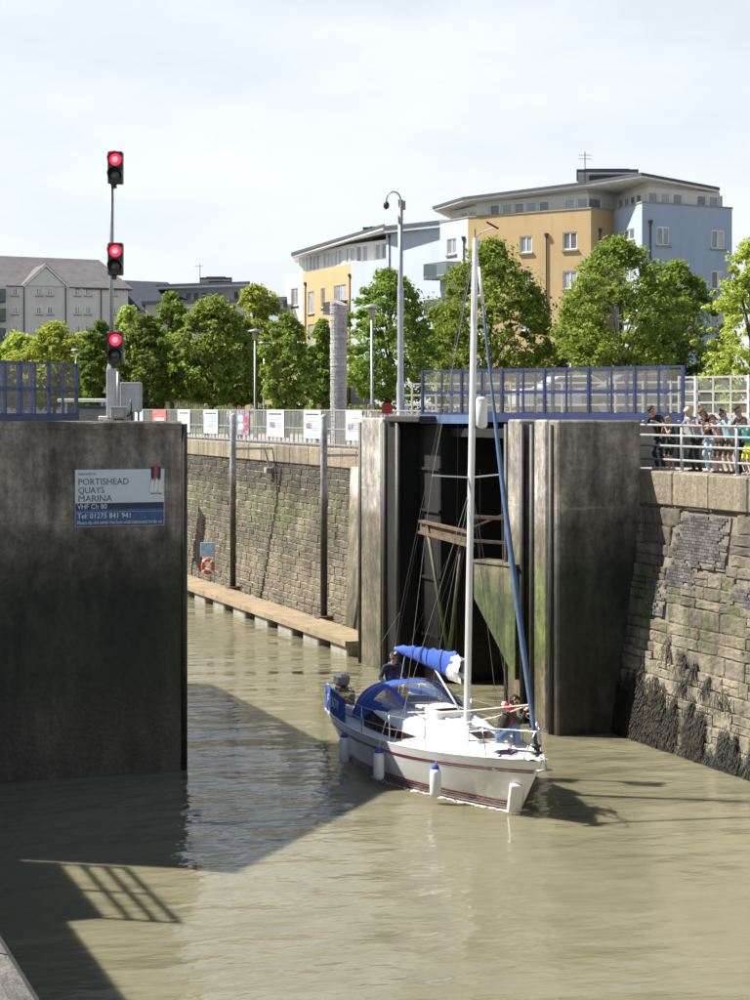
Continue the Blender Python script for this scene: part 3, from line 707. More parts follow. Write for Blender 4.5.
# ------------------------------------------------------------------ signal mast
sp = at(111.5, 418, 45.5); sp.z = TOP
sm = thing('signal_mast', 'tall grey signal mast with three red over dark traffic lights', 'traffic light', sp, -AZ)
MB().tube([(0, 0, 1.15), (0, 0, 6.45)], .055, 10).build('pole', 'galv', sm, True)
MB().lathe([(.2, 0), (.2, .05), (.125, .06), (.125, 1.25), (.06, 1.5)], 8).build('pole_base', 'galv', sm)
for zz in (5.72, 3.52, 1.38):
    h = link('signal_head', MB().rbox(.0, .36, -.14, .12, 0, .78, .025).mesh('signal_head', 'black'), sm); h.location = (-.07, -.06, zz)
    for nm, zc, mk in (('red_lens', .58, 'redlamp'), ('lower_lens', .21, 'deadlamp')):
        MB().lathe([(.145, 0), (.135, .03), (.09, .05), (.02, .056)], 18, (.19, -.14, zc), (0, -1, 0)).build(nm, mk, h, True)
        if mk == 'redlamp': MB().lathe([(.075, .05), (.06, .062), (.02, .068)], 14, (.19, -.14, zc), (0, -1, 0)).build('lamp_core', 'lampcore', h, True)
        pts = []
        for ring, rr, yy in ((0, .165, -.13), (1, .17, -.36)):
            pts.append([(.19 + rr * math.cos(t), yy + (.12 if ring and math.sin(t) < 0 else 0), zc + rr * math.sin(t)) for t in [math.pi * (-.25 + 1.5 * k / 14) for k in range(15)]])
        pts2 = [[(.19 + (x - .19) * 1.06, y, zc + (z_ - zc) * 1.06) for x, y, z_ in row] for row in pts[::-1]]
        MB().grid(pts + pts2).build('visor', 'black', h)
    MB().box(.1, .2, -.05, .05, -.1, 0).build('bracket', 'black', h)
# cabinets at its foot
cb = at(127, 418, 46.2); cb.z = TOP
c1 = thing('control_cabinet', 'grey metal control cabinet on a post right of the signal mast', 'cabinet', cb, -AZ)
MB().rbox(-.16, .36, -.12, .14, .22, .95, .02).build('housing', 'grey', c1); MB().box(.1, .14, -.02, .05, 0, .22).build('leg', 'black', c1); MB().box(.26, .3, -.02, .05, 0, .22).build('leg', 'black', c1)
MB().tube([(-.22, 0, 0), (-.22, 0, 1.2)], .04, 8).build('conduit', 'galv', c1, True)
MB().box(-.13, .33, -.126, -.118, .26, .9).build('door', 'galv', c1)
cb2 = at(118, 418, 44.6); cb2.z = TOP + .03
c2 = thing('floodlight', 'small pale box floodlight on the pier edge below the signal mast', 'light', cb2, -AZ)
MB().rbox(-.16, .2, -.14, .1, .03, .31, .02).build('housing', 'float', c2); MB().box(-.11, .15, -.15, -.138, .08, .26).build('glass', 'glass', c2)
MB().box(-.18, .22, -.16, .12, .30, .34).build('lid', 'signpale', c2); MB().box(-.1, .14, -.08, .06, 0, .03).build('foot', 'black', c2)
MB().tube([(.2, 0, .1), (.28, 0, .12), (.32, 0, .3), (.3, 0, .5)], .02, 6).build('cable', 'black', c2, True)
cb3 = at(104, 418, 44.8); cb3.z = TOP + .03
c3 = thing('junction_box', 'small white junction box left of the signal mast base', 'junction box', cb3, -AZ)
MB().rbox(-.12, .1, -.08, .08, 0, .1, .015).build('box', 'white', c3); MB().box(.1, .2, -.03, .03, .02, .07).build('gland', 'grey', c3)

# low parapet and shelter behind the mast
pa = at(80, 418, 62); pb = at(134, 418, 62)
lw = thing('parapet', 'low grey concrete parapet between blue walkway and signal mast', 'wall', (pa.x, pa.y, QUAY))
MB().beam((pa.x, pa.y, TOP - .3), (pb.x, pb.y, TOP - .3), .3, 1.2).build('wall_block', 'concrete', lw, world=True)
MB().beam((pa.x, pa.y, TOP + .34), (pb.x, pb.y, TOP + .34), .4, .09).build('cap', 'blue', lw, world=True)
sb = at(84, 400, 95); sh = thing('bus_shelter', 'small white roofed shelter beyond the left walkway', 'shelter', (sb.x, sb.y, QUAY), -AZ)
MB().rbox(-1.2, 1.2, -.8, .8, 1.95, 2.12, .03).build('roof', 'white', sh)
for x in (-1, 1):
    for y in (-.6, .6): MB().box(x - .05, x + .05, y - .05, y + .05, 0, 1.95).build('post', 'galv', sh)
MB().box(-1, 1, .6, .63, .3, 1.8).build('back_panel', 'balglass', sh)

# ------------------------------------------------------------------ pontoon, piles
pt = thing('pontoon', 'long narrow timber decked floating pontoon along the lock wall', 'pontoon', (21.9, 80, 0))
U0, U1 = 60.6, 98
MB().box(21.32, 22.62, U0, U1, .42, .52).build('deck', 'plank', pt, world=True)
MB().box(21.26, 21.32, U0 - .03, U1, .36, .56).build('edge_board', 'plank', pt, world=True)
MB().box(22.62, 22.68, U0 - .03, U1, .36, .56).build('edge_board', 'plank', pt, world=True)
MB().box(21.32, 22.62, U0 - .05, U0, .34, .545).build('end_board', 'plank', pt, world=True)
u = U0 + .15
while u < U1 - 1.6:
    MB().rbox(21.38, 22.56, u, u + 1.75, -.3, .36, .05).build('float', 'float', pt, world=True); u += 3.1
mb = MB(); mb.box(21.7, 22.3, U0 + .1, U1, .3, .42); mb.build('frame_beam', 'black', pt, world=True)

tid_pile = tidal('steel pile', (.42, .44, .46), (.2, .19, .16), (.04, .045, .03), (.022, .022, .02), zline=5.0, gz=(1.5, 3.6), streak=.2)
for x, lab in ((324, 'steel mooring pile nearest the concrete pillar'), (233, 'steel mooring pile halfway along the pontoon')):
    u = u_at(x, 22.9)
    pl = thing('mooring_pile', lab, 'pile', (22.9, u, -1), group='piles holding the pontoon')
    MB().lathe([(.135, 0), (.135, 9.15), (.11, 9.22), (.04, 9.26)], 14).build('pile_tube', tid_pile, pl, True)
    MB().box(-.28, .28, -.3, .3, 1.46, 1.62).build('pontoon_collar', 'oldtimber', pl)
    MB().beam((.15, 0, 7.7), (1.95, .1, 7.7), .14, .1).build('bracket', 'galv', pl)
    MB().beam((1.5, .1, 7.65), (1.7, .1, 6.9), .08, .08).build('bracket_brace', 'galv', pl)
    MB().rbox(1.5, 1.95, -.1, .3, 6.6, 6.85, .02).build('bracket_foot', 'float', pl)
# life ring on its board
u = u_at(212, 23.2)
lr = thing('life_ring_post', 'red life ring hanging under a small blue sign on the pontoon', 'life ring', (23.0, u, .3), -AZ)
MB().tube([(.28, .05, 0), (.28, .05, 1.9)], .03, 6).build('post', 'galv', lr)
MB().rbox(-.35, .3, 0, .05, 1.3, 1.95, .01).build('blue_sign', 'posterblue', lr)
MB().grid([[((.3 + .09 * math.cos(b)) * math.cos(a) * .8, -.06 + .09 * math.sin(b), .85 + (.3 + .09 * math.cos(b)) * math.sin(a)) for b in [2 * math.pi * j / 8 for j in range(9)]] for a in [2 * math.pi * i / 20 for i in range(21)]]).build('ring', 'orange', lr, True)
for a in (.8, 2.3, 3.9, 5.5):
    MB().lathe([(.1, -.04), (.1, .04)], 10, (.3 * .8 * math.cos(a), -.06, .85 + .3 * math.sin(a)), (-math.sin(a) * .8, 0, math.cos(a))).build('white_band', 'white', lr, True)

# ------------------------------------------------------------------ railing of the right quay
rl = thing('quay_railing', 'grey four rail tubular railing in front of the onlookers', 'railing', (24.25, 40, QUAY))
NR = 24.18
us = [43.75] + [u_at(x, NR) for x in (682, 737)]
st = us[1] - us[2]
while us[-1] > 31: us.append(us[-1] - st)
for uu in us[1:]:
    MB().tube([(NR, uu, QUAY), (NR, uu, QUAY + 1.2)], .045, 8).build('post', 'rail', rl, True, world=True)
    MB().lathe([(.03, -.05), (.06, -.025), (.07, 0), (.06, .025), (.03, .05)], 8, (NR, uu, QUAY + 1.2)).build('ball_joint', 'rail', rl, True, world=True)
    MB().lathe([(.1, 0), (.1, .02), (.06, .03)], 8, (NR, uu, QUAY + .005)).build('base_plate', 'rail', rl, True, world=True)
for zz in (1.2, .93, .66, .3):
    MB().tube([(NR, 45.7, QUAY + zz), (NR, us[-1], QUAY + zz)], .032, 8).build('rail', 'rail', rl, True, world=True)

# pale fence on the terrace behind the onlookers
fa, fb = at(679, 418, 56), at(800, 418, 53)
pf = thing('terrace_fence', 'pale cream and white metal fence behind the onlookers', 'fence', (fa.x, fa.y, TOP + .03))
fa.z = fb.z = TOP + .03; d = (fb - fa); L = d.length; d.normalize(); zv = Vector((0, 0, 1))
for zz in (.12, .45, .78, 1.2): MB().beam(fa + zv * zz, fb + zv * zz, .05, .06).build('rail', 'railw', pf, world=True)
i = 0; s_ = 0
while s_ < L:
    t = .13 if i % 3 == 1 else .055
    MB().beam(fa + d * s_, fa + d * s_ + zv * (1.24), t, .06, up=d).build('post', 'white' if i % 3 == 1 else 'railw', pf, world=True); s_ += .62; i += 1
nP = int(L / .62)
for k in range(nP):
    p, q = fa + d * (k * .62 + .07), fa + d * (k * .62 + .55)
    MB().slab([p + zv * .15, q + zv * .15, q + zv * 1.18, p + zv * 1.18], (.006, .006, 0)).build('mesh_panel', 'meshpale', pf, world=True)
# cream railing further behind the blue walkway
fa, fb = at(405, 405, 68), at(700, 405, 62)
pf2 = thing('terrace_fence', 'cream railing seen through the blue walkway mesh', 'fence', (fa.x, fa.y, TOP + .03))
fa.z = fb.z = TOP + .03; d = (fb - fa); L = d.length; d.normalize()
for zz in (.4, .75, 1.15): MB().beam(fa + zv * zz, fb + zv * zz, .05, .06).build('rail', 'railw', pf2, world=True)
for k in range(int(L / 1.0)):
    MB().beam(fa + d * (k + .3), fa + d * (k + .3) + zv * 1.2, .07, .06, up=d).build('post', 'railw', pf2, world=True)

# ------------------------------------------------------------------ promenade fence with posters
NF = 25.25
ff = thing('promenade_fence', 'long galvanised fence hung with posters along the lock wall coping', 'fence', (NF, 85, QUAY))
for zz in (.14, .78, 1.55):
    MB().box(NF - .03, NF + .03, 62, 120, QUAY + zz - .03, QUAY + zz + .03).build('rail', 'galv', ff, world=True)
u = 62.0; i = 0
while u < 120:
    t = .035 if i % 3 == 0 else .018
    MB().box(NF - t, NF + t, u - t, u + t, QUAY, QUAY + 1.57).build('post' if i % 3 == 0 else 'bar', 'galv', ff, world=True); u += .62; i += 1
for k in range(31):
    u = 62.05 + k * 1.86
    MB().box(NF - .003, NF + .003, u + .05, u + 1.75, QUAY + .17, QUAY + 1.52).build('mesh_panel', 'meshpale', ff, world=True)
posters = [(135, 143, 'poster', 'narrow white printed poster just right of the grey control cabinet', None), (153, 166, 'posterred', 'red printed poster above the end of the dark pier', 'white'),
           (178, 190, 'poster', 'white printed poster right of the red one, above the dark pier end', None), (204, 218, 'posterpic', 'pale blue printed poster left of the far mooring pile', None),
           (237, 249, 'postermix', 'dark picture poster just right of the far mooring pile', 'red'), (267, 284, 'poster', 'white printed poster midway between the two mooring piles', None),
           (304, 321, 'poster', 'white poster with a blue foot beside the near mooring pile', 'blue'), (346, 362, 'poster', 'white printed poster partly behind the pale concrete pillar', 'txt')]
for a, b, mk, lab, ex in posters:
    ua, ub_ = u_at(a, NF - .05), u_at(b, NF - .05)
    po = thing('fence_poster', lab, 'poster', (NF - .05, ub_, QUAY + .36), group='posters along the promenade fence')
    w = ua - ub_
    MB().box(-.015, .0, 0, w, 0, 1.2).build('board', mk, po)
    if ex == 'blue': MB().box(-.019, -.014, .02, w - .02, .02, .22).build('blue_foot', 'posterblue', po)
    if ex == 'white':
        for z_ in (.25, .6): MB().box(-.019, -.014, .15 * w, .8 * w, z_, z_ + .14).build('white_panel', 'white', po)
    if ex == 'red':
        for z_ in (.2, .6): MB().box(-.019, -.014, .1 * w, .35 * w, z_, z_ + .3).build('red_panel', 'red', po); MB().box(-.019, -.014, .5 * w, .85 * w, z_ + .05, z_ + .35).build('blue_panel', 'posterblue', po)
    r_ = random.Random(a)
    if mk in ('poster', 'posterpic'):
        MB().box(-.019, -.014, .12 * w, .88 * w, .98, 1.06).build('print_heading', r_.choice(['signblue', 'text_grey', 'posterblue']), po)
        zq = .86
        while zq > .34:
            MB().box(-.019, -.014, .14 * w, r_.uniform(.55, .86) * w, zq, zq + .028).build('print_line', 'text_grey', po); zq -= r_.uniform(.07, .1)
        if r_.random() < .7: MB().box(-.02, -.014, .5 * w, .86 * w, .4, .66).build('print_picture', r_.choice(['posterpic', 'postermix', 'grass']), po)

# ================================================================== BUILDINGS
def onface(p0, p1, px, py):
    """metres along a facade line and height of a pixel seen on it"""
    t = (px - 375) / F; dx, dy = CA * t + SA, -SA * t + CA      # world ray per unit depth
    ex, ey = p1.x - p0.x, p1.y - p0.y
    den = dx * ey - dy * ex
    Y = (p0.x * ey - p0.y * ex) / den
    L = math.hypot(ex, ey)
    s = ((dx * Y - p0.x) * ex + (dy * Y - p0.y) * ey) / L
    return s, EYE - (py - HZ) / F * Y
def facade(root, p0, p1, z0, z1, mk, wins=(), name='wall', thick=.3, frame='frame', glass='glass', sills=True, mull=1):
    """wall panel with real openings; every window is a part with panes and sill"""
    e = Vector((p1.x - p0.x, p1.y - p0.y, 0)); L = e.length; e.normalize()
    nrm = Vector((e.y, -e.x, 0))
    if nrm.dot(Vector((p0.x, p0.y, 0))) > 0: nrm = -nrm         # towards the camera
    P = lambda s, z, d=0: Vector((p0.x, p0.y, 0)) + e * s + Vector((0, 0, z)) + nrm * d
    ss = sorted({0, L} | {w[0] for w in wins} | {w[1] for w in wins}); zs = sorted({z0, z1} | {w[2] for w in wins} | {w[3] for w in wins})
    mb = MB()
    for a, b in zip(ss, ss[1:]):
        for c, d in zip(zs, zs[1:]):
            sm_, zm = (a + b) / 2, (c + d) / 2
            if any(w[0] < sm_ < w[1] and w[2] < zm < w[3] for w in wins): continue
            mb.add([P(a, c), P(b, c), P(b, d), P(a, d)], [(0, 1, 2, 3)])
    for w in wins:
        a, b, c, d = w[:4]
        for q in (((a, c), (b, c)), ((b, c), (b, d)), ((b, d), (a, d)), ((a, d), (a, c))):
            mb.add([P(*q[0]), P(*q[1]), P(q[1][0], q[1][1], -thick), P(q[0][0], q[0][1], -thick)], [(0, 1, 2, 3)])
    mb.build(name, mk, root, world=True)
    for w in wins:
        a, b, c, d = w[:4]; nm = w[4] if len(w) > 4 else mull
        f = MB(); t = .1
        for q in (((a, c + t / 2), (b, c + t / 2)), ((a, d - t / 2), (b, d - t / 2)), ((a + t / 2, c + t), (a + t / 2, d - t)), ((b - t / 2, c + t), (b - t / 2, d - t))) + tuple(((a + (b - a) * i / (nm + 1), c + t), (a + (b - a) * i / (nm + 1), d - t)) for i in range(1, nm + 1)):
            f.beam(P(q[0][0], q[0][1], -.1), P(q[1][0], q[1][1], -.1), .08, t, up=nrm) if False else f.slab(
                [P(q[0][0] - (t / 2 if q[0][0] == q[1][0] else 0), q[0][1] - (t / 2 if q[0][1] == q[1][1] else 0), -.14), P(q[1][0] + (t / 2 if q[0][0] == q[1][0] else 0), q[0][1] - (t / 2 if q[0][1] == q[1][1] else 0), -.14),
                 P(q[1][0] + (t / 2 if q[0][0] == q[1][0] else 0), q[1][1] + (t / 2 if q[0][1] == q[1][1] else 0), -.14), P(q[0][0] - (t / 2 if q[0][0] == q[1][0] else 0), q[1][1] + (t / 2 if q[0][1] == q[1][1] else 0), -.14)], nrm * .07)
        fo = f.build('window', frame, root, world=True)
        for i in range(nm + 1):
            x0, x1 = a + (b - a) * i / (nm + 1) + .03, a + (b - a) * (i + 1) / (nm + 1) - .03
            pm = MB(); pm.slab([P(x0, c + .03, -.13), P(x1, c + .03, -.13), P(x1, d - .03, -.13), P(x0, d - .03, -.13)], nrm * .02)
            po = link('pane', pm.mesh('pane', glass, mtx=root.matrix_basis.inverted()), fo)
        if sills:
            sm2 = MB(); sm2.slab([P(a - .12, c - .14, -.02), P(b + .12, c - .14, -.02), P(b + .12, c - .002, -.02), P(a - .12, c - .002, -.02)], nrm * .16)
            link('sill', sm2.mesh('sill', 'sill', mtx=root.matrix_basis.inverted()), fo)
    return P, L, nrm
def cw3(px, Y): p = c2w((px - 375) / F * Y, Y); return p
def winrect(p0, p1, x0, x1, y0, y1, mull=1):
    s0, za = onface(p0, p1, x0, y1); s1, zb = onface(p0, p1, x1, y0)
    return (min(s0, s1), max(s0, s1), min(za, zb), max(za, zb), mull)
def offs(poly, d):                                                    # outward offset of a footprint
    n = len(poly); out = []
    area = sum(poly[i].x * poly[(i + 1) % n].y - poly[(i + 1) % n].x * poly[i].y for i in range(n))
    sg_ = 1 if area > 0 else -1
    for i in range(n):
        a, b, c = poly[i - 1], poly[i], poly[(i + 1) % n]
        e1 = Vector((b.x - a.x, b.y - a.y)).normalized(); e2 = Vector((c.x - b.x, c.y - b.y)).normalized()
        n1 = Vector((e1.y, -e1.x)) * sg_; n2 = Vector((e2.y, -e2.x)) * sg_
        m_ = (n1 + n2); m_ = m_ / max(.35, m_.length_squared / 2) if m_.length > 1e-4 else n1
        out.append(Vector((b.x + m_.x * d, b.y + m_.y * d, 0)))
    return out
def pipe(root, P, s, z0, z1, hopper=True):
    m_ = MB(); m_.tube([P(s, z0, .08), P(s, z1, .08)], .06, 6)
    if hopper: m_.lathe([(.1, -.25), (.17, 0), (.17, .12)], 6, P(s, z1, .12))
    m_.build('downpipe', 'pipe', root, world=True)
def balcony(root, P, s0, s1, z, out_=1.3):
    b = MB().slab([P(s0, z), P(s1, z), P(s1, z, out_), P(s0, z, out_)], (0, 0, -.22)).build('balcony', 'roofedge', root, world=True)
    inv = root.matrix_basis.inverted()
    g_ = MB()
    for q in (((s0, .03), (s0, out_)), ((s0, out_), (s1, out_)), ((s1, out_), (s1, .03))):
        a_, c_ = P(q[0][0], z + .05, q[0][1]), P(q[1][0], z + .05, q[1][1])
        g_.add([a_, c_, c_ + Vector((0, 0, 1.0)), a_ + Vector((0, 0, 1.0))], [(0, 1, 2, 3)])
    link('balcony_glass', g_.mesh('balcony_glass', 'balglass', mtx=inv), b)
    r_ = MB(); r_.tube([P(s0, z + 1.08, .03), P(s0, z + 1.08, out_), P(s1, z + 1.08, out_), P(s1, z + 1.08, .03)], .03, 5)
    link('handrail', r_.mesh('handrail', 'pipe', mtx=inv), b)

# --- B1: ochre and blue block on the right
b1 = thing('apartment_block', 'ochre and blue apartment block with glazed penthouse behind the right trees', 'building', cw3(600, 146) + Vector((0, 0, QUAY)))
ZT = 24.0
Q = [cw3(440, 157.5), cw3(468, 153.4), cw3(591, 146.4), cw3(613, 148.2), cw3(642, 142.2), cw3(732, 146.5)]
back = [cw3(720, 162), cw3(470, 172)]
mats_ = ['paleren', 'ochre', 'ochre', 'blueren', 'blueren']
def rows(p0, p1, x0, x1, y0, y1, n, step=39.0, mull=1):
    r_ = []
    for k in range(n):
        r_.append(winrect(p0, p1, x0, x1, y0 + k * step, y1 + k * step, mull))
    return r_
W = {0: rows(Q[0], Q[1], 447, 456, 238, 255, 4, 37), 1: rows(Q[1], Q[2], 476, 485, 240, 257, 4) + rows(Q[1], Q[2], 519.8, 532, 235.6, 253, 4) + rows(Q[1], Q[2], 562.8, 577, 231.5, 250, 4),
     2: [], 3: rows(Q[3], Q[4], 618, 634, 228, 243, 4, 39.5, 2), 4: rows(Q[4], Q[5], 657, 670, 227, 245, 4, 41) + rows(Q[4], Q[5], 711.6, 725, 230.6, 248.5, 4, 40.5)}
PF = {}
for i in range(5):
    PF[i] = facade(b1, Q[i], Q[i + 1], QUAY, ZT, mats_[i], W[i])
inner = offs([Q[0], Q[1], Q[2], Q[3], Q[4], Q[5]] + back, -.32)
MB().prism([(p.x, p.y) for p in inner], QUAY, ZT - .35).build('core', 'paleren', b1, world=True)
facade(b1, Q[5], back[0], QUAY, ZT, 'blueren'); facade(b1, back[1], Q[0], QUAY, ZT, 'paleren'); facade(b1, back[0], back[1], QUAY, ZT, 'ochre')
pp_ = offs([Q[0], Q[1], Q[2], Q[3], Q[4], Q[5]] + back, .06); ii_ = offs([Q[0], Q[1], Q[2], Q[3], Q[4], Q[5]] + back, -.4)
mb = MB(); n_ = len(pp_)
mb.add([(p.x, p.y, ZT) for p in pp_] + [(p.x, p.y, ZT) for p in ii_] + [(p.x, p.y, ZT + .12) for p in pp_] + [(p.x, p.y, ZT + .12) for p in ii_],
       [(i, (i + 1) % n_, 2 * n_ + (i + 1) % n_, 2 * n_ + i) for i in range(n_)] + [(n_ + i, n_ + (i + 1) % n_, 3 * n_ + (i + 1) % n_, 3 * n_ + i) for i in range(n_)] + [(2 * n_ + i, 2 * n_ + (i + 1) % n_, 3 * n_ + (i + 1) % n_, 3 * n_ + i) for i in range(n_)] + [(i, (i + 1) % n_, n_ + (i + 1) % n_, n_ + i) for i in range(n_)])
mb.build('parapet', 'sill', b1, world=True)
pipe(b1, PF[1][0], onface(Q[1], Q[2], 547, 230)[0], QUAY, 22.2); pipe(b1, PF[4][0], onface(Q[4], Q[5], 650, 230)[0], QUAY, 22.6); pipe(b1, PF[0][0], onface(Q[0], Q[1], 464.5, 240)[0], QUAY, 22.4); pipe(b1, PF[2][0], 1.0, QUAY, 22.4)
s0_ = onface(Q[0], Q[1], 437, 270)[0]; s1_ = onface(Q[0], Q[1], 460, 270)[0]
for zz in (19.4, 16.4, 13.4): balcony(b1, PF[0][0], s0_, s1_, zz)
balcony(b1, PF[2][0], .3, PF[2][1] - .1, 19.3, .9)
def penthouse(root, line, z0, z1, mkw='whiteren', pane_w=1.15, slabpoly=None, zs=None):
    """row of glazed panes, each a part, on a set-back storey"""
    for a, b in zip(line, line[1:]):
        e = Vector((b.x - a.x, b.y - a.y, 0)); L = e.length; k = max(1, int(L / pane_w)); st_ = L / k
        ws = [(i * st_ + .1, (i + 1) * st_ - .1, z0 + .35, z1 - .28, 0) for i in range(k) if (i * 7 + int(L)) % 6 != 4]
        facade(root, a, b, z0, z1, mkw, ws, name='penthouse_wall', thick=.2, glass='glassblue', sills=False, mull=0)
ins = offs([Q[0], Q[1], Q[2], Q[3], Q[4], Q[5]] + back, -.9)
ZP = 25.35
pl_ = ins[:6]
penthouse(b1, pl_[:2], ZT - .2, 25.0); penthouse(b1, pl_[1:], ZT - .2, 25.32); penthouse(b1, [ins[5], ins[6]], ZT - .2, ZP)
zz_ = [25.0, 25.3, 25.72, 25.85, 25.3, 25.3, 25.2]
MB().prism([(p.x, p.y) for p in offs(ins, -.22)], ZT - .3, [24.95, 25.25, 25.68, 25.7, 25.8, 25.3, 25.2, 25.1]).build('penthouse_core', 'whiteren', b1, world=True)
rf = offs([Q[0], Q[1], Q[2], Q[4], Q[5]] + back, .55)
rf[4] = cw3(719, 146.3); rf[5] = cw3(706, 163)
MB().prism([(p.x, p.y) for p in rf], zz_, [z + .12 for z in zz_]).build('soffit', 'soffit', b1, world=True)
ro = MB().prism([(p.x, p.y) for p in offs(rf, .06)], [z + .122 for z in zz_], [z + .34 for z in zz_]).build('roof', 'roofedge', b1, world=True)
def lantern(root, px0, px1, Y, zb, zt, Yd=6):
    p = [cw3(px0, Y), cw3(px1, Y), cw3(px1, Y + Yd), cw3(px0, Y + Yd)]
    MB().prism([(q.x, q.y) for q in offs(p, -.9)], zb, zt - .5).build('lantern_wall', 'roofedge', root, world=True)
    MB().prism([(q.x, q.y) for q in offs(p, .0)], zt - .5, zt - .38).build('lantern_soffit', 'soffit', root, world=True)
    MB().prism([(q.x, q.y) for q in offs(p, .12)], zt - .378, zt - .14).build('lantern_roof', 'roofedge', root, world=True)
    MB().prism([(q.x, q.y) for q in offs(p, -.6)], zt - .14, zt).build('lantern_cap', 'roofedge', root, world=True)
lantern(b1, 578, 637, 152, ZP + .3, 27.9)
ap = cw3(585, 152)
m_ = MB(); m_.tube([(ap.x, ap.y, ZP + .4), (ap.x, ap.y, 29.2)], .035, 5)
for zq in (28.9, 28.6): m_.tube([(ap.x - .5, ap.y + .15, zq), (ap.x + .5, ap.y - .15, zq)], .02, 4)
m_.build('antenna', 'pipe', b1, world=True)

# --- B2: ochre and pale blue block in the middle
b2 = thing('apartment_block', 'ochre and pale blue apartment block with mono-pitch roof behind the stone column', 'building', cw3(370, 198) + Vector((0, 0, QUAY)))
Q2 = [cw3(286, 216), cw3(303, 212.5), cw3(351, 198), cw3(386, 192.5)]
ZT2 = 23.75
W2 = [rows(Q2[0], Q2[1], 291, 298, 288, 306, 3, 31), rows(Q2[1], Q2[2], 308, 314, 291, 314, 3, 33, 0) + rows(Q2[1], Q2[2], 334, 346, 284, 302, 3, 33) + rows(Q2[1], Q2[2], 321, 325, 288, 308, 3, 33, 0), []]
mk2 = ['whiteren', 'ochre', 'paleren']
for i in range(3):
    Pq = facade(b2, Q2[i], Q2[i + 1], QUAY, ZT2, mk2[i], W2[i])
    if i == 0:
        for zz in (19.2, 15.8, 12.4): balcony(b2, Pq[0], .4, 1.9, zz, 1.1)
    if i == 1:
        for zz in (18.8, 15.4): balcony(b2, Pq[0], onface(Q2[1], Q2[2], 330, 300)[0], onface(Q2[1], Q2[2], 348, 300)[0], zz, .8)
        pipe(b2, Pq[0], onface(Q2[1], Q2[2], 306, 300)[0], QUAY, 22.5); pipe(b2, Pq[0], Pq[1] - .2, QUAY, 22.5)
T2 = [cw3(386, 192.3), cw3(446, 184)]
P3 = facade(b2, T2[0], T2[1], QUAY, 26.2, 'paleren', [])
pipe(b2, P3[0], .7, QUAY, 26.0)
bk2 = [cw3(446, 205), cw3(386, 214)]; bk3 = [cw3(400, 214), cw3(300, 228)]
MB().prism([(p.x, p.y) for p in offs(T2 + bk2, -.3)], QUAY, 26.1).build('core', 'paleren', b2, world=True)
MB().prism([(p.x, p.y) for p in offs(Q2 + bk3, -.32)], QUAY, ZT2 - .1).build('core', 'whiteren', b2, world=True)
facade(b2, T2[1], bk2[0], QUAY, 26.2, 'paleren'); facade(b2, bk2[1], T2[0], ZT2, 26.2, 'paleren'); facade(b2, bk3[1], Q2[0], QUAY, ZT2, 'whiteren')
i2 = [cw3(299, 217), cw3(349, 201.5), cw3(387, 195.5)]
penthouse(b2, i2, ZT2 - .1, 26.0); MB().prism([(p.x, p.y) for p in offs(i2 + bk3, -.3)], ZT2 - .2, 25.9).build('penthouse_core', 'whiteren', b2, world=True)
rp2 = [cw3(292, 213.5), cw3(384, 190.5), cw3(390, 205), cw3(296, 226)]; zr = [25.6, 26.6, 26.9, 25.9]
MB().prism([(p.x, p.y) for p in rp2], zr, [z + .18 for z in zr]).build('soffit', 'soffit', b2, world=True)
MB().prism([(p.x, p.y) for p in offs(rp2, .1)], [z + .182 for z in zr], [z + .52 for z in zr]).build('roof', 'roofedge', b2, world=True)
rp3 = [cw3(384.6, 190.5), cw3(447, 183), cw3(447, 205), cw3(392, 210)]; zr = [26.6, 26.5, 26.9, 27.0]
MB().prism([(p.x, p.y) for p in rp3], [z - .36 for z in zr], zr).build('roof_fascia', 'paleren', b2, world=True)
MB().prism([(p.x, p.y) for p in offs(rp3, .15)], [z + .002 for z in zr], [z + .3 for z in zr]).build('roof', 'roofedge', b2, world=True)
lantern(b2, 364, 414, 199, 26.5, 27.75)

# --- B4: pale block with glazed top behind the left trees
b4 = thing('apartment_block', 'white flat roofed apartment block with long glazed top storey behind left trees', 'building', cw3(200, 206) + Vector((0, 0, QUAY)))
Q4 = [cw3(155, 208), cw3(243, 203)]
facade(b4, Q4[0], Q4[1], QUAY, 19.9, 'whiteren', rows(Q4[0], Q4[1], 160, 172, 310, 324, 3, 30) + rows(Q4[0], Q4[1], 184, 196, 310, 324, 3, 30) + rows(Q4[0], Q4[1], 210, 222, 310, 324, 3, 30))
bk4 = [cw3(240, 222), cw3(160, 226)]
MB().prism([(p.x, p.y) for p in offs(Q4 + bk4, -.3)], QUAY, 19.8).build('core', 'whiteren', b4, world=True)
i4 = [cw3(168, 209.5), cw3(240, 205.5)]
penthouse(b4, i4, 19.8, 21.6, pane_w=1.0); MB().prism([(p.x, p.y) for p in offs(i4 + bk4, -.25)], 19.7, 21.5).build('penthouse_core', 'whiteren', b4, world=True)
facade(b4, Q4[1], bk4[0], QUAY, 19.9, 'whiteren')
r4 = [cw3(157, 206.5), cw3(249, 201.5), cw3(244, 224), cw3(162, 228)]
MB().prism([(p.x, p.y) for p in r4], 21.6, 21.78).build('soffit', 'soffit', b4, world=True); MB().prism([(p.x, p.y) for p in offs(r4, .1)], 21.782, 22.05).build('roof', 'roofedge', b4, world=True)
lantern(b4, 201, 231, 210, 22.0, 23.2)
ap = cw3(200, 210); m_ = MB(); m_.tube([(ap.x, ap.y, 22), (ap.x, ap.y, 24.6)], .035, 5); m_.tube([(ap.x - .6, ap.y, 24.3), (ap.x + .3, ap.y, 24.3)], .02, 4); m_.build('antenna', 'pipe', b4, world=True)

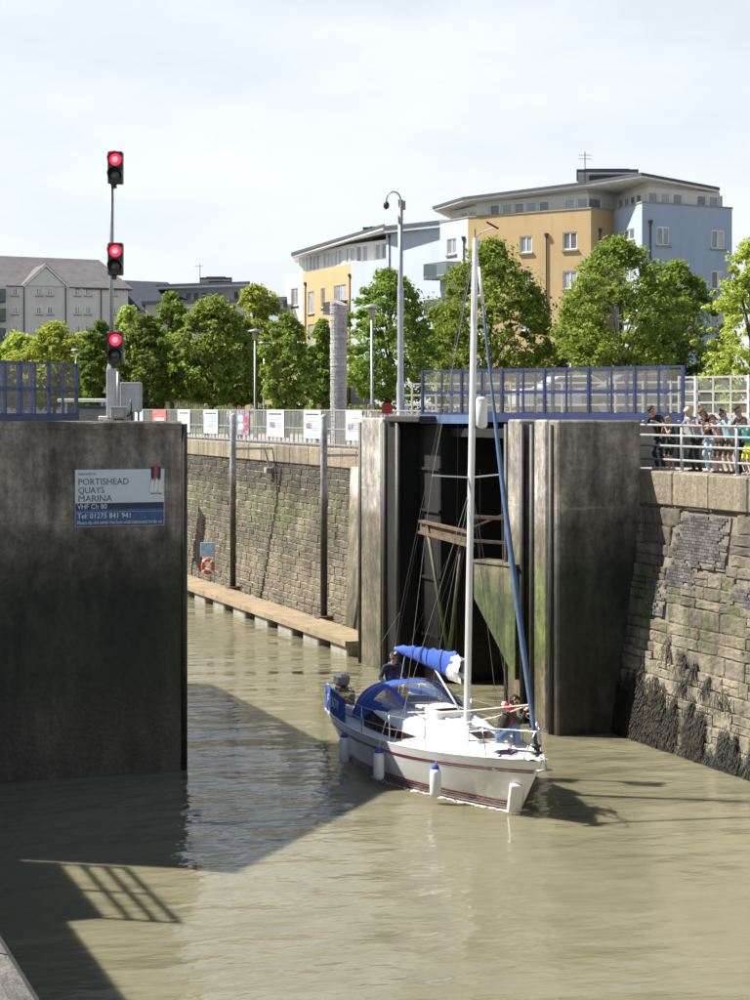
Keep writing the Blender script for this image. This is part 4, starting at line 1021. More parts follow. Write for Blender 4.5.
# --- B5: ochre terrace row behind the trees
b5 = thing('terraced_row', 'low ochre terrace with white doors behind the promenade trees', 'building', cw3(230, 190) + Vector((0, 0, QUAY)))
Q5 = [cw3(148, 196), cw3(245, 192), cw3(338, 184)]
for i in range(2):
    p0, p1 = Q5[i], Q5[i + 1]; ws = []
    x = (153, 250)[i]
    while x < (240, 330)[i]:
        ws += [winrect(p0, p1, x, x + 6, 392, 410, 1), winrect(p0, p1, x, x + 6, 360, 374, 1), winrect(p0, p1, x + 10, x + 14, 390, 416, 0)]; x += 23
    facade(b5, p0, p1, QUAY, 11.6, 'ochre', ws)
    if i == 1: p1 = cw3(288, 188.3)
    facade(b5, p0 + Vector((.3, 2.5, 0)), p1 + Vector((.3, 2.5, 0)), 11.5, 19.4, 'whiteren' if i == 0 else 'paleren', [winrect(p0 + Vector((.3, 2.5, 0)), p1 + Vector((.3, 2.5, 0)), xx, xx + 7, yy, yy + 14) for xx in range((155, 250)[i], (235, 280)[i], 20) for yy in (325,)])
bk5 = [cw3(330, 205), cw3(150, 212)]
MB().prism([(p.x, p.y) for p in offs(Q5 + bk5, -.32)], QUAY, 11.5).build('core', 'ochre', b5, world=True)
up5 = [q + Vector((.3, 2.5, 0)) for q in (Q5[0], Q5[1], cw3(288, 188.3))]; bk5 = [cw3(284, 205), cw3(150, 212)]
MB().prism([(p.x, p.y) for p in offs(up5 + bk5, -.3)], 11.4, 19.3).build('core', 'whiteren', b5, world=True)
MB().prism([(p.x, p.y) for p in offs(up5 + bk5, .4)], 19.4, 19.75).build('roof', 'roofedge', b5, world=True)

# --- B3: cream brick block with slate roof, far left
b3 = thing('slate_roofed_block', 'grey cream brick block with slate roof and white gable at far left', 'building', cw3(60, 192) + Vector((0, 0, QUAY)))
Q3 = [cw3(-60, 189), cw3(5, 189.4), cw3(128, 194)]
ws = []
for x in (15, 39, 50, 77.5, 88, 114):
    ws += [winrect(Q3[1], Q3[2], x - 2.7, x + 2.7, 287.6 + k * 18.7, 295.6 + k * 18.7, 1) for k in range(5)]
facade(b3, Q3[0], Q3[1], QUAY, 21.0, 'whiteren', [winrect(Q3[0], Q3[1], -6, 0, 292 + k * 19, 302 + k * 19, 1) for k in range(4)])
P_, L_, N_ = facade(b3, Q3[1], Q3[2], QUAY, 20.85, 'creambrick', ws)
for k in range(4): balcony(b3, P_, -1.6, -.1, 19.3 - k * 1.95, 1.0)
MB().prism([(p.x, p.y) for p in offs([Q3[0], Q3[1], Q3[2], cw3(128, 208), cw3(-60, 205)], -.35)], QUAY, 20.8).build('core', 'creambrick', b3, world=True)
for x in (24, 65.5, 101): pipe(b3, P_, onface(Q3[1], Q3[2], x, 300)[0], QUAY, 20.7, False)
facade(b3, Q3[2], cw3(128, 208), QUAY, 20.85, 'creambrick')
e0, e1 = Q3[0], Q3[2]
ev = Vector((e1.x - e0.x, e1.y - e0.y, 0)).normalized(); nn = -N_
A, B_ = Vector((e0.x, e0.y, 20.75)) + N_ * .5, Vector((e1.x, e1.y, 20.75)) + N_ * .5 + ev * .4
Rg0 = A + nn * 7.5 + Vector((0, 0, 3.85)); Rg1 = B_ + nn * 7.5 + Vector((0, 0, 3.5)) - ev * 1.8
C_, D_ = A + nn * 15, B_ + nn * 15
MB().add([A, B_, Rg1, Rg0, C_, D_] + [p - Vector((0, 0, .15)) for p in (A, B_, C_, D_)], [(0, 1, 2, 3), (3, 2, 5, 4), (1, 5, 2), (0, 3, 4), (6, 7, 9, 8), (0, 1, 7, 6), (1, 5, 9, 7), (4, 5, 9, 8), (0, 4, 8, 6)]).build('roof', 'slate', b3, world=True)
# projecting gable
s0, s1 = onface(Q3[1], Q3[2], 25.5, 290)[0], onface(Q3[1], Q3[2], 65, 290)[0]; sm_ = (s0 + s1) / 2
gw = MB(); gw.slab([P_(s0, QUAY, .02), P_(s0, 20.6, .02), P_(sm_, 22.7, .02), P_(s1, 20.6, .02), P_(s1, QUAY, .02)], -N_ * .01)
ga = MB(); ga.slab([P_(s0, 20.853, .0), P_(sm_, 22.7, .0), P_(s1, 20.853, .0)], N_ * .35); ga.build('gable', 'creambrick', b3, world=True)
rfm = MB()
for a_, c_ in (((s0 - .3, 20.65), (sm_, 22.8)), ((sm_, 22.8), (s1 + .3, 20.65))):
    rfm.slab([P_(a_[0], a_[1], .55), P_(c_[0], c_[1], .55), P_(c_[0], c_[1] + .22, .55), P_(a_[0], a_[1] + .22, .55)], -N_ * .2)
rfm.build('bargeboard', 'white', b3, world=True)
rr = MB()
for a_, c_ in (((s0 - .3, 20.88), (sm_, 23.04)), ((sm_, 23.04), (s1 + .3, 20.88))):
    rr.slab([P_(a_[0], a_[1], .5), P_(c_[0], c_[1], .5), P_(c_[0], c_[1], -5), P_(a_[0], a_[1], -5)], (0, 0, .08))
rr.build('gable_roof', 'slate', b3, world=True)
MB().beam(P_(0, 20.72, .55), P_(s0 - .3, 20.72, .55), .12, .12).build('gutter', 'pipe', b3, world=True); MB().beam(P_(s1 + .3, 20.72, .55), P_(L_, 20.72, .55), .12, .12).build('gutter', 'pipe', b3, world=True)
# lower dark roofed wing between the two
b6 = thing('slate_roofed_wing', 'lower wing with dark slate roof right of the cream block', 'building', cw3(148, 200) + Vector((0, 0, QUAY)))
Q6 = [cw3(126, 204), cw3(172, 206)]
P6, L6, N6 = facade(b6, Q6[0], Q6[1], QUAY, 19.2, 'creambrick', [winrect(Q6[0], Q6[1], x, x + 6, 312 + k * 20, 321 + k * 20) for x in (134, 146, 158) for k in range(3)])
MB().prism([(p.x, p.y) for p in offs([Q6[0], Q6[1], cw3(172, 216), cw3(126, 214)], -.3)], QUAY, 19.1).build('core', 'creambrick', b6, world=True)
a, b = P6(-.5, 19.1, .4), P6(L6 + 3, 19.1, .4); c, d = P6(L6 + 1, 22.6, -5), P6(-.5, 22.7, -5); e_, f_ = P6(L6 + 3, 19.1, -10), P6(-.5, 19.1, -10)
MB().add([a, b, c, d, e_, f_], [(0, 1, 2, 3), (3, 2, 4, 5), (0, 3, 5), (1, 4, 2), (0, 5, 4, 1)]).build('roof', 'slatedark', b6, world=True)

# ================================================================== STREET FURNITURE ON THE PROMENADE
def lamp(px, Y, lab, h=6.0):
    p = cw3(px, Y); t = thing('street_lamp', lab, 'street lamp', (p.x, p.y, QUAY), -AZ, 'post lamps along the promenade')
    MB().lathe([(.09, 0), (.09, .9), (.06, 1.0), (.05, h - .55)], 10).build('post', 'galv', t, True)
    MB().lathe([(.06, h - .55), (.13, h - .5), (.16, h - .12), (.1, h - .1)], 12).build('lantern', 'float', t, True)
    MB().lathe([(.12, h - .1), (.42, h - .09), (.4, h - .04), (.1, h + .05), (.03, h + .08)], 16).build('canopy', 'galv', t, True)
lamp(372, 80, 'grey post lamp between the stone column and the camera mast')
lamp(255, 105, 'grey post lamp left of the stone column in front of trees')
lamp(264, 124, 'farther grey post lamp half hidden by the small conical tree')
lamp(76, 140, 'small distant post lamp above the left blue walkway')
p = cw3(400.5, 75.5)
t = thing('camera_mast', 'tall grey mast with swan neck arm and dome security camera', 'camera mast', (p.x, p.y, QUAY), -AZ)
MB().lathe([(.22, 0), (.22, .06), (.16, .1), (.16, 2.6), (.125, 2.75), (.125, 6.5), (.1, 6.6), (.1, 10.0)], 12).build('post', 'galv', t, True)
MB().tube([(0, 0, 9.9)] + [(-.28 + .28 * math.cos(a), 0, 10.0 + .32 * math.sin(a) ) for a in [math.pi * k / 10 for k in range(11)]] + [(-.58, 0, 9.9)], .035, 8).build('swan_neck', 'galv', t, True)
MB().lathe([(.05, .06), (.11, 0), (.12, -.12), (.09, -.2), (.02, -.25)], 14, (-.57, 0, 9.86)).build('dome_camera', 'black', t, True)
MB().box(.02, .2, -.1, .1, 9.6, 9.95).build('receiver_box', 'float', t)
MB().box(.14, .3, -.12, .12, .4, 1.9).build('equipment_box', 'galv', t)
# stone column of stacked slate
p = cw3(338.5, 84); t = thing('stone_column', 'tall round column of stacked pale slate with slanted top', 'column', (p.x, p.y, QUAY))
HCOL = EYE + 108 * 84 / F - QUAY
mb = MB(); z = 0; n = 18; r_ = random.Random(3)
while z < HCOL:
    h = r_.uniform(.04, .075); rr_ = .37 + r_.uniform(-.014, .014); ph = r_.uniform(0, 6)
    prof = []
    ring = lambda zz: [(rr_ * (1 + .02 * math.sin(3 * a + ph)) * math.cos(a), rr_ * (1 + .02 * math.sin(3 * a + ph)) * math.sin(a), min(zz, HCOL + .16 * math.cos(a - 2.2) - .1)) for a in [2 * math.pi * k / n for k in range(n)]]
    mb.grid([ring(z), ring(z + h - .008)], closed=True); o = len(mb.v)
    mb.f.append(tuple(range(o - n, o))); mb.mi.append(0); mb.f.append(tuple(range(o - 2 * n, o - n))[::-1]); mb.mi.append(0)
    z += h
tag(mb.build('slate_courses', stone_mat('stacked slate', [(.52, .505, .5), (.62, .605, .6), (.44, .425, .43), (.57, .555, .55)], (20, 21), -5, (.4, .4, .4)), t), kind='stuff')
MB().lathe([(.34, 0), (.34, HCOL - .4)], 16).build('core', 'slabstone', t)
p = at(387, 411, 61); t = thing('lifebuoy_housing', 'round topped red lifebuoy housing on the pillar deck', 'lifebuoy box', (p.x, p.y, TOP + .08), -AZ)
MB().slab([(-.17, 0, .06), (.17, 0, .06)] + [(.17 * math.cos(a), 0, .28 + .12 * math.sin(a)) for a in [math.pi * k / 8 for k in range(9)]], (0, .16, 0)).build('cover', 'red', t)
MB().box(-.05, .05, .03, .1, 0, .06).build('foot', 'galv', t)
# flower pots / hedges by the terrace row
for x, Y, w, lab in ((296, 150, 3.0, 'clipped low hedge left of the stone column base'), (355, 120, 3.4, 'clipped low hedge right of the stone column base'), (420, 112, 3.0, 'clipped low hedge behind the camera mast'), (190, 150, 4.5, 'long clipped hedge below the left promenade trees')):
    p = cw3(x, Y); mb = MB(); r_ = random.Random(int(x))
    for i in range(2600):
        c_ = Vector((r_.uniform(-w, w), r_.uniform(-.7, .7), r_.uniform(.2, 1.75 + .2 * math.sin(i))))
        d_ = Vector((r_.gauss(0, 1), r_.gauss(0, 1), r_.gauss(.4, 1))).normalized(); a_ = d_.orthogonal().normalized() * r_.uniform(.07, .13); b_ = d_.cross(a_)
        mb.add([c_ - a_, c_ + b_ * .7, c_ + a_, c_ - b_ * .7], [(0, 1, 2, 3)])
    hd = thing('hedge', lab, 'hedge', (p.x, p.y, QUAY), -AZ)
    mb.build('foliage', LEAF[0], hd); MB().box(-w * .95, w * .95, -.45, .45, 0, 1.3).build('inner_twigs', 'bark', hd)

# ------------------------------------------------------------------ parked cars behind the walkway
def car(px, Y, lab, mk, rz):
    p = cw3(px, Y); t = thing('parked_car', lab, 'car', (p.x, p.y, TOP + .03), rz, 'cars parked behind the blue walkway')
    prof = [(-2.05, .35), (-2.08, .75), (-1.95, .95), (-1.2, 1.0), (-.6, 1.42), (.7, 1.46), (1.45, 1.05), (1.95, .9), (2.1, .7), (2.08, .35)]
    mb = MB()
    rowsx = []
    for y, k in ((-.86, .0), (-.8, .04), (.8, .04), (.86, .0)):
        rowsx.append([(x, y * (1 if z < 1.0 else .86), z + (k if z > .9 else 0)) for x, z in prof])
    mb.grid(rowsx); n_ = len(prof)
    mb.f += [tuple(range(n_)), tuple(range(3 * n_, 4 * n_))[::-1]]; mb.mi += [0, 0]
    mb.f.append((0, n_, 2 * n_, 3 * n_)); mb.mi.append(0); mb.f.append((n_ - 1, 2 * n_ - 1, 3 * n_ - 1, 4 * n_ - 1)); mb.mi.append(0)
    mb.build('body', mk, t)
    for y in (-.8, .8):
        MB().slab([(-1.05, y, 1.02), (-.55, y * .96, 1.38), (.62, y * .96, 1.4), (1.2, y, 1.06)], (0, .03 * (1 if y > 0 else -1), 0)).build('side_window', 'smoke', t)
        for x in (-1.3, 1.3):
            w_ = MB().lathe([(.3, -.1), (.32, -.08), (.32, .08), (.3, .1)], 16, (x, y, .32), (0, 1, 0)).build('wheel', 'tyre', t, True)
            MB().lathe([(.18, -.11), (.18, .11)], 12, (x, y, .32), (0, 1, 0)).build('rim', 'grey', w_)
    MB().slab([(.74, -.62, 1.5), (.74, .62, 1.5), (1.42, .68, 1.1), (1.42, -.68, 1.1)], (.03, 0, .03)).build('windscreen', 'smoke', t)
    for y in (-.6, .6): MB().box(2.02, 2.1, y - .15, y + .15, .68, .82).build('headlight', 'white', t)
car(568, 70, 'pale parked car seen through the middle of the blue mesh walkway', 'carblue', -AZ + .2)
car(634, 66.5, 'dark parked car seen through the right end of the blue mesh walkway', 'carred', -AZ + .1)

# ------------------------------------------------------------------ unseen building and platform (left), added for their shade on the water
lo = thing('shade_building', 'unseen two storey block added left of the dark pier to shade the water', 'building', (-3, 44, QUAY))
e1 = Vector((.66, .75, 0)).normalized(); e2 = Vector((-e1.y, e1.x, 0)); c0 = Vector((.2, 39.3, 0))
fp = [c0, c0 + e1 * 7.6, c0 + e1 * 7.6 + e2 * 6, c0 + e2 * 6]
MB().prism([(p.x, p.y) for p in fp], QUAY, 12.3).build('wall', 'whiteren', lo, world=True)
MB().prism([(p.x, p.y) for p in offs(fp, .12)], 12.3, 12.5).build('roof', 'roofedge', lo, world=True)
for k in range(3):
    q = c0 + e1 * (.6 + 1.3 * k)
    for zz in (7.7, 10.2):
        w_ = MB().slab([q + Vector((0, 0, zz)) , q + e1 * .9 + Vector((0, 0, zz)), q + e1 * .9 + Vector((0, 0, zz + 1.3)), q + Vector((0, 0, zz + 1.3))], -e2 * .05).build('window', 'glass', lo, world=True)
vp = thing('shade_platform', 'raised concrete platform with three rail handrail beside the lock office', 'platform', (-1, 37, QUAY))  # unseen, added so its rails throw bars of shade on the water
MB().rbox(-3, .6, 34.9, 39.0, QUAY - .05, TOP, .03).build('block', 'concrete', vp, world=True)
for zz in (8.75, 9.25, 9.7): MB().tube([(.5, 34.9, zz), (.5, 39.0, zz)], .06, 8).build('rail', 'galv', vp, True, world=True)
for uu in (34.95, 36.9, 38.9): MB().tube([(.5, uu, TOP), (.5, uu, 9.7)], .06, 8).build('post', 'galv', vp, True, world=True)
# near quay coping, bottom left
nq = thing('quay_coping', 'rounded grey coping at the bottom left corner of the picture', 'coping', (.6, 5, 5))
prof = [(.2, 5.9), (1.0, 5.9), (1.0, 6.7), (.985, 6.77), (.94, 6.825), (.86, 6.85), (.2, 6.86)]
uu = -4.0
while uu < 43:
    l = 1.4
    mb = MB(); mb.slab([(x, uu + .008, z) for x, z in prof], (0, l - .016, 0)); mb.build('coping_stone', 'nearcop', nq, world=True); uu += l
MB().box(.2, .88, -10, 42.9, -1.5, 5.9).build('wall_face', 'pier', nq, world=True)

# ================================================================== TREES
def tree(px, ytop, wpx, Y, lab, leaf, base_frac=.22, nclump=120, per=84, seed=1, skew=0.0, cone=.75, size=.2, group='trees along the promenade', multi=False, ground=QUAY):
    rs = np.random.RandomState(seed); r = random.Random(seed)
    p = cw3(px, Y); H = EYE + (HZ - ytop) / F * Y - ground; Wd = wpx * 1.12 / F * Y; nclump = int(nclump * 1.9)
    t = thing('leafy_tree', lab, 'tree', (p.x, p.y, ground), r.uniform(0, 6), group)
    zb = H * base_frac
    prof = lambda f: (math.sin(math.pi * min(1, max(0, .06 + .94 * f)) ** cone)) ** .72
    lob = [(r.uniform(0, 6.28), r.uniform(.0, .28), r.randint(2, 5)) for _ in range(3)]
    # limbs
    mb = MB(); bend = r.uniform(-.15, .15)
    tr = [(0, 0, -.1), (bend * .3, 0, H * .2), (bend, .1 * bend, H * .45), (bend * 1.2, .2 * bend, H * .7), (bend, 0, H * .88)]
    mb.tube(tr, [H * .018 + .03, H * .014 + .02, H * .011, H * .007, .02], 9)
    cl = []
    for i in range(nclump):
        f = 1 - rs.rand() ** .85 if i > 5 else 1 - .03 * i
        f = min(.985, max(.02, f))
        a = rs.rand() * 6.283; m_ = 1 + sum(am * math.sin(k * a + ph + f * 5) for ph, am, k in lob) * .95
        rad = Wd / 2 * prof(f) * m_ * (math.sqrt(rs.rand()) * .62 + .38)
        cl.append((rad * math.cos(a) + skew * f, rad * math.sin(a), zb + (H - zb) * f * .97))
    for i in range(16):
        c = cl[r.randrange(nclump)]; z0 = max(H * .18, c[2] - r.uniform(.2, .4) * H)
        mid = (c[0] * .45 + r.uniform(-.1, .1), c[1] * .45, (z0 + c[2]) / 2 + .1)
        mb.tube([(bend * z0 / H, 0, z0), mid, c], [H * .006, H * .0045, .012], 5)
    mb.build('trunk', 'bark', t, True)
    cl = np.array(cl); N = nclump * per
    idx = np.repeat(np.arange(nclump), per)
    cr = (.22 + .75 * rs.rand(nclump) ** 1.6)[idx] * max(2.6, Wd) / 7.5
    off = rs.normal(size=(N, 3)); off /= np.linalg.norm(off, axis=1)[:, None]
    off *= (rs.rand(N) ** .45)[:, None] * cr[:, None] * np.array([1.15, 1.15, .8])
    ctr = cl[idx] + off
    nr = off / (np.linalg.norm(off, axis=1)[:, None] + 1e-6) * .35 + np.array([-.25, .15, .5]) + rs.normal(size=(N, 3)) * .6
    nr /= np.linalg.norm(nr, axis=1)[:, None]
    ax = np.cross(nr, rs.normal(size=(N, 3))); ax /= np.linalg.norm(ax, axis=1)[:, None]; bx = np.cross(nr, ax)
    s = rs.uniform(.55, 1.45, N)[:, None] * size
    V = np.empty((N, 4, 3)); V[:, 0] = ctr - ax * s; V[:, 1] = ctr + bx * s * .55 + nr * s * .12; V[:, 2] = ctr + ax * s; V[:, 3] = ctr - bx * s * .55 + nr * s * .12
    me = bpy.data.meshes.new('crown'); me.vertices.add(N * 4); me.vertices.foreach_set('co', V.reshape(-1))
    me.loops.add(N * 4); me.loops.foreach_set('vertex_index', np.arange(N * 4, dtype=np.int32))
    me.polygons.add(N); me.polygons.foreach_set('loop_start', np.arange(0, N * 4, 4, dtype=np.int32)); me.update(); me.validate()
    me.materials.append(LEAF[leaf]); link('crown', me, t)
    return t
TR = [ # px, top, width px, depth, leaf, label, kwargs
 (18, 334, 78, 165, 1, 'pale yellow green tree behind the far left end of the blue walkway', {}), (54, 322, 74, 160, 1, 'pale yellow green tree below the white gable', {}),
 (84, 332, 60, 170, 1, 'pale yellow green tree left of the dark conical tree', {}), (-14, 345, 50, 160, 1, 'pale yellow green tree cut by the left picture edge', {}),
 (100, 318, 40, 128, 2, 'dark conical tree directly behind the signal mast', dict(cone=.9, base_frac=.12)), (146, 312, 54, 124, 2, 'dark dense tree just right of the signal mast', dict(base_frac=.14)),
 (128, 305, 44, 165, 1, 'thin pale tree showing above the dark trees by the mast', dict(nclump=60)),
 (172, 290, 52, 140, 0, 'tall mid green tree in front of the white glazed block', dict()), (212, 296, 78, 128, 0, 'broad mid green tree left of the grey post lamp', dict(nclump=150)),
 (256, 284, 66, 150, 1, 'paler yellowish tree behind the grey post lamp', dict()), (238, 312, 48, 135, 0, 'mid green tree between broad tree and post lamp', {}),
 (287, 312, 50, 104, 0, 'small conical tree left of the stone column', dict(cone=.95, base_frac=.2)),
 (322, 318, 26, 118, 0, 'slim tree half hidden by the stone column', {}), (388, 268, 88, 112, 0, 'broad round tree behind the camera mast', dict(nclump=150)),
 (490, 236, 116, 118, 0, 'big spreading tree directly behind the yacht mast', dict(nclump=170, base_frac=.15)), (446, 300, 50, 122, 0, 'smaller tree left of the yacht mast', {}),
 (620, 233, 112, 112, 0, 'tall pointed tree in front of ochre and blue block', dict(nclump=170, base_frac=.12, cone=.85)), (674, 258, 92, 118, 0, 'round tree in front of the blue wall', dict(nclump=140, base_frac=.12)),
 (578, 296, 74, 122, 0, 'lower tree filling between the big tree and the pointed tree', dict(base_frac=.1)), (752, 236, 84, 100, 1, 'fresh green tree at the right picture edge', dict(nclump=150, base_frac=.12)),
 (655, 310, 70, 116, 2, 'low dark tree between pointed tree and blue wall', dict(base_frac=.1))]
for i, (x, yt, w, Y, lf, lab, kw) in enumerate(TR):
    tree(x, yt, w, Y, lab, lf, seed=31 + i * 7, size=.14 * Y / 125, **kw)

# ================================================================== PEOPLE
def capmesh(mb, p, q, r1, r2, n=10):
    p, q = Vector(p), Vector(q); d = (q - p)
    d = d.normalized() if d.length > 1e-6 else Vector((0, 0, 1))
    pts, rs_ = [], []
    for a in (-80, -45, 0): pts.append(p + d * r1 * math.sin(R(a))); rs_.append(r1 * math.cos(R(a)))
    for a in (0, 45, 80): pts.append(q + d * r2 * math.sin(R(a))); rs_.append(r2 * math.cos(R(a)))
    mb.tube(pts, rs_, n)
def ik(S, Hd, l1, l2, pole):
    S, Hd = Vector(S), Vector(Hd); d = Hd - S; L = min(d.length, (l1 + l2) * .999); dn = d.normalized()
    a = (l1 * l1 - l2 * l2 + L * L) / (2 * L); h = math.sqrt(max(0, l1 * l1 - a * a))
    pl = Vector(pole); pl = (pl - dn * pl.dot(dn)).normalized()
    return S + dn * a + pl * h, S + dn * L
SK = mat('skin', (.52, .31, .22), (.46, .26, .18), 6, .55); SK2 = mat('fair skin', (.56, .35, .26), None, 6, .55)  # two skin tones, the second lighter
EYE_M = mat('dark eye', (.02, .015, .012), None, 3, .3); LIP = mat('lips', (.38, .13, .11), None, 3, .5)
MC = {}
def colm(c):
    if c not in MC: MC[c] = mat('cloth %d' % len(MC), c, tuple(v * .8 for v in c), 9, .85, .3, 30)
    return MC[c]
def person(label, loc, rz, H, lean, hands, hair, top, bottom, shoe, skin=None, sleeve=.5, shorts=False, hairstyle='short', head_pitch=.5, head_yaw=0, feet=None, hip=None, extra=(), vox=.012, cat='person', group=None, elbow_out=.6, wide=1.0, neck_mat=None):
    """one continuous body: tapered volumes fused by a voxel remesh; local +y is forward"""
    s = H / 1.75; skin = skin or SK
    prim = []                                                       # (p, q, r1, r2, material)
    A_ = lambda p, q, a, b, m_: prim.append((Vector(p), Vector(q), a, b, m_))
    T, Bm, Sh, Hr = colm(top), colm(bottom), colm(shoe), colm(hair)
    hipc = Vector(hip) if hip else Vector((0, 0, .93))
    ft = feet or [(-.1, 0), (.1, .04)]
    up = Vector((0, math.sin(lean), math.cos(lean))); fw = Vector((0, math.cos(lean), -math.sin(lean))); rt_ = Vector((1, 0, 0))
    ch = hipc + up * .37; nk = hipc + up * .54; sh_c = hipc + up * .49
    w = wide
    A_(hipc - rt_ * .075 * w, hipc + rt_ * .075 * w, .105 * w, .105 * w, Bm)
    A_(hipc + up * .05 - rt_ * .06 * w, hipc + up * .2 - rt_ * .06 * w, .108 * w, .105 * w, T); A_(hipc + up * .05 + rt_ * .06 * w, hipc + up * .2 + rt_ * .06 * w, .108 * w, .105 * w, T)
    A_(hipc + up * .18 - rt_ * .07 * w, ch - rt_ * .085 * w, .105 * w, .112 * w, T); A_(hipc + up * .18 + rt_ * .07 * w, ch + rt_ * .085 * w, .105 * w, .112 * w, T)
    A_(sh_c - rt_ * .15 * w, sh_c + rt_ * .15 * w, .068, .068, T)
    A_(nk - up * .04, nk + up * .07, .058, .052, neck_mat or skin)
    hp = lean * .6 + head_pitch
    hu = Vector((0, math.sin(hp), math.cos(hp))); hf = Vector((math.sin(head_yaw) , math.cos(hp) * math.cos(head_yaw), -math.sin(hp))).normalized()
    hu = (hu - hf * hu.dot(hf)).normalized(); hr = hf.cross(hu)
    hc = nk + up * .08 + hu * .09 + hf * .025
    A_(hc + hu * .035 - hf * .012, hc + hu * .04 - hf * .02, .088, .088, skin); A_(hc - hu * .045 + hf * .02, hc - hu * .07 + hf * .035, .066, .05, skin)
    A_(hc + hu * .0 + hf * .088, hc - hu * .022 + hf * .102, .011, .015, skin)                 # nose
    for sg_ in (-1, 1):
        A_(hc + hr * .033 * sg_ + hf * .083 + hu * .012, hc + hr * .035 * sg_ + hf * .083 + hu * .012, .011, .011, EYE_M)
        A_(hc + hr * .088 * sg_ + hu * .015, hc + hr * .09 * sg_ - hu * .015, .016, .012, skin)
    A_(hc - hr * .018 - hu * .05 + hf * .083, hc + hr * .018 - hu * .05 + hf * .083, .009, .009, LIP)
    # hair
    A_(hc + hu * .06 - hf * .03, hc + hu * .055 - hf * .01, .096, .092, Hr); A_(hc + hu * .02 - hf * .05, hc - hu * .01 - hf * .055, .075, .06, Hr)
    A_(hc + hu * .095 + hf * .045 - hr * .03, hc + hu * .095 + hf * .045 + hr * .03, .035, .035, Hr)
    if hairstyle in ('long', 'bob', 'cap'):
        ln = .26 if hairstyle == 'long' else .1
        if hairstyle != 'cap':
            for sg_ in (-1, 1): A_(hc + hr * .07 * sg_ - hf * .02 + hu * .02, hc + hr * .075 * sg_ - hu * ln - hf * .0, .04, .03, Hr)
            A_(hc - hf * .06, hc - hf * .07 - hu * ln, .06, .045, Hr)
    if hairstyle == 'bun': A_(hc + hu * .16 - hf * .05, hc + hu * .18 - hf * .05, .045, .04, Hr)
    if hairstyle == 'tail': A_(hc - hf * .1 + hu * .05, hc - hf * .14 - hu * .16, .035, .02, Hr)
    # arms
    for k, sg_ in enumerate((-1, 1)):
        S = sh_c + rt_ * (.19 * w * sg_) - up * .01
        el, wr = ik(S, hands[k], .29, .27, (sg_ * elbow_out, -.35, -.7))
        m_ = S.lerp(el, min(1, sleeve * 2)); A_(S, m_, .062, .053, T)
        if sleeve < .5: A_(m_, el, .046, .041, skin); A_(el, wr, .041, .028, skin)
        elif sleeve < 1: A_(el, el.lerp(wr, .02), .048, .046, T); A_(el, wr, .041, .028, skin)
        else: A_(el, wr, .05, .037, T)
        d = (Vector(hands[k]) - el).normalized(); sd = d.cross(Vector((0, 0, 1)));  sd = sd.normalized() if sd.length > .1 else Vector((1, 0, 0))
        nm = sd.cross(d).normalized(); nm = nm if nm.z > 0 else -nm
        pc = wr + d * .05; A_(wr, pc - sd * .018, .028, .024, skin); A_(wr, pc + sd * .02, .026, .022, skin)
        for j, (o_, ln) in enumerate(((-.032, .058), (-.011, .07), (.011, .066), (.031, .05))):
            b0 = wr + d * .075 + sd * o_; k1 = b0 + d * ln * .55 - nm * .008; k2 = k1 + (d * .6 - nm * .8).normalized() * ln * .55
            A_(b0, k1, .0115, .0105, skin); A_(k1, k2, .0105, .009, skin)
        th = wr + d * .03 - sd * .03 * sg_; A_(th, th - sd * .03 * sg_ + d * .03 - nm * .01, .014, .011, skin)
    # legs
    for k, sg_ in enumerate((-1, 1)):
        hj = hipc + rt_ * .095 * sg_ * w - Vector((0, 0, .03)); an = Vector((ft[k][0], ft[k][1] - .02, .09 + (ft[k][2] if len(ft[k]) > 2 else 0)))
        kn, _ = ik(hj, an, .43, .43, (sg_ * .12, 1, .1))
        A_(hj, kn, .098 * w, .066, Bm)
        if shorts:
            A_(kn, an, .056, .036, skin); A_(hj, hj.lerp(kn, .8), .105 * w, .088, Bm)
        else: A_(kn, an, .068, .052, Bm)
        tz = an.z - .045
        A_((an.x, an.y - .04, tz), (an.x + sg_ * .02, an.y + .15, tz - .008), .043, .036, Sh); A_((an.x, an.y, an.z), (an.x, an.y, tz), .042, .045, Sh)
    for e in extra: A_(e[0], e[1], e[2], e[3], e[4] if not isinstance(e[4], tuple) else colm(e[4]))
    mb = MB()
    for p, q, a, b, m_ in prim: capmesh(mb, p, q, a, b)
    me = bpy.data.meshes.new('body'); me.from_pydata(mb.v, [], mb.f); me.update()
    tmp = bpy.data.objects.new('tmp', me); COL.objects.link(tmp)
    md = tmp.modifiers.new('fuse', 'REMESH'); md.mode = 'VOXEL'; md.voxel_size = vox; md.adaptivity = 0
    sm_ = tmp.modifiers.new('smooth', 'SMOOTH'); sm_.factor = .5; sm_.iterations = 2
    dg = bpy.context.evaluated_depsgraph_get(); dg.update()
    new = bpy.data.meshes.new_from_object(tmp.evaluated_get(dg)); bpy.data.objects.remove(tmp); bpy.data.meshes.remove(me)
    # materials by nearest volume
    n_ = len(new.polygons); C_ = np.empty(n_ * 3); new.polygons.foreach_get('center', C_); C_ = C_.reshape(-1, 3)
    best = np.full(n_, 1e9); bi = np.zeros(n_, int); ml = []
    for p, q, a, b, m_ in prim:
        if m_ not in ml: ml.append(m_)
        p_, q_ = np.array(p), np.array(q); d = q_ - p_; L2 = max(1e-9, d @ d)
        tt = np.clip(((C_ - p_) @ d) / L2, 0, 1)
        ds = np.linalg.norm(C_ - (p_ + tt[:, None] * d), axis=1) - (a + (b - a) * tt)
        ds = np.abs(ds) if m_ not in (EYE_M, LIP) else np.abs(ds) - .004
        up_ = ds < best; best[up_] = ds[up_]; bi[up_] = ml.index(m_)
    new.materials.clear()
    for m_ in ml: new.materials.append(m_)
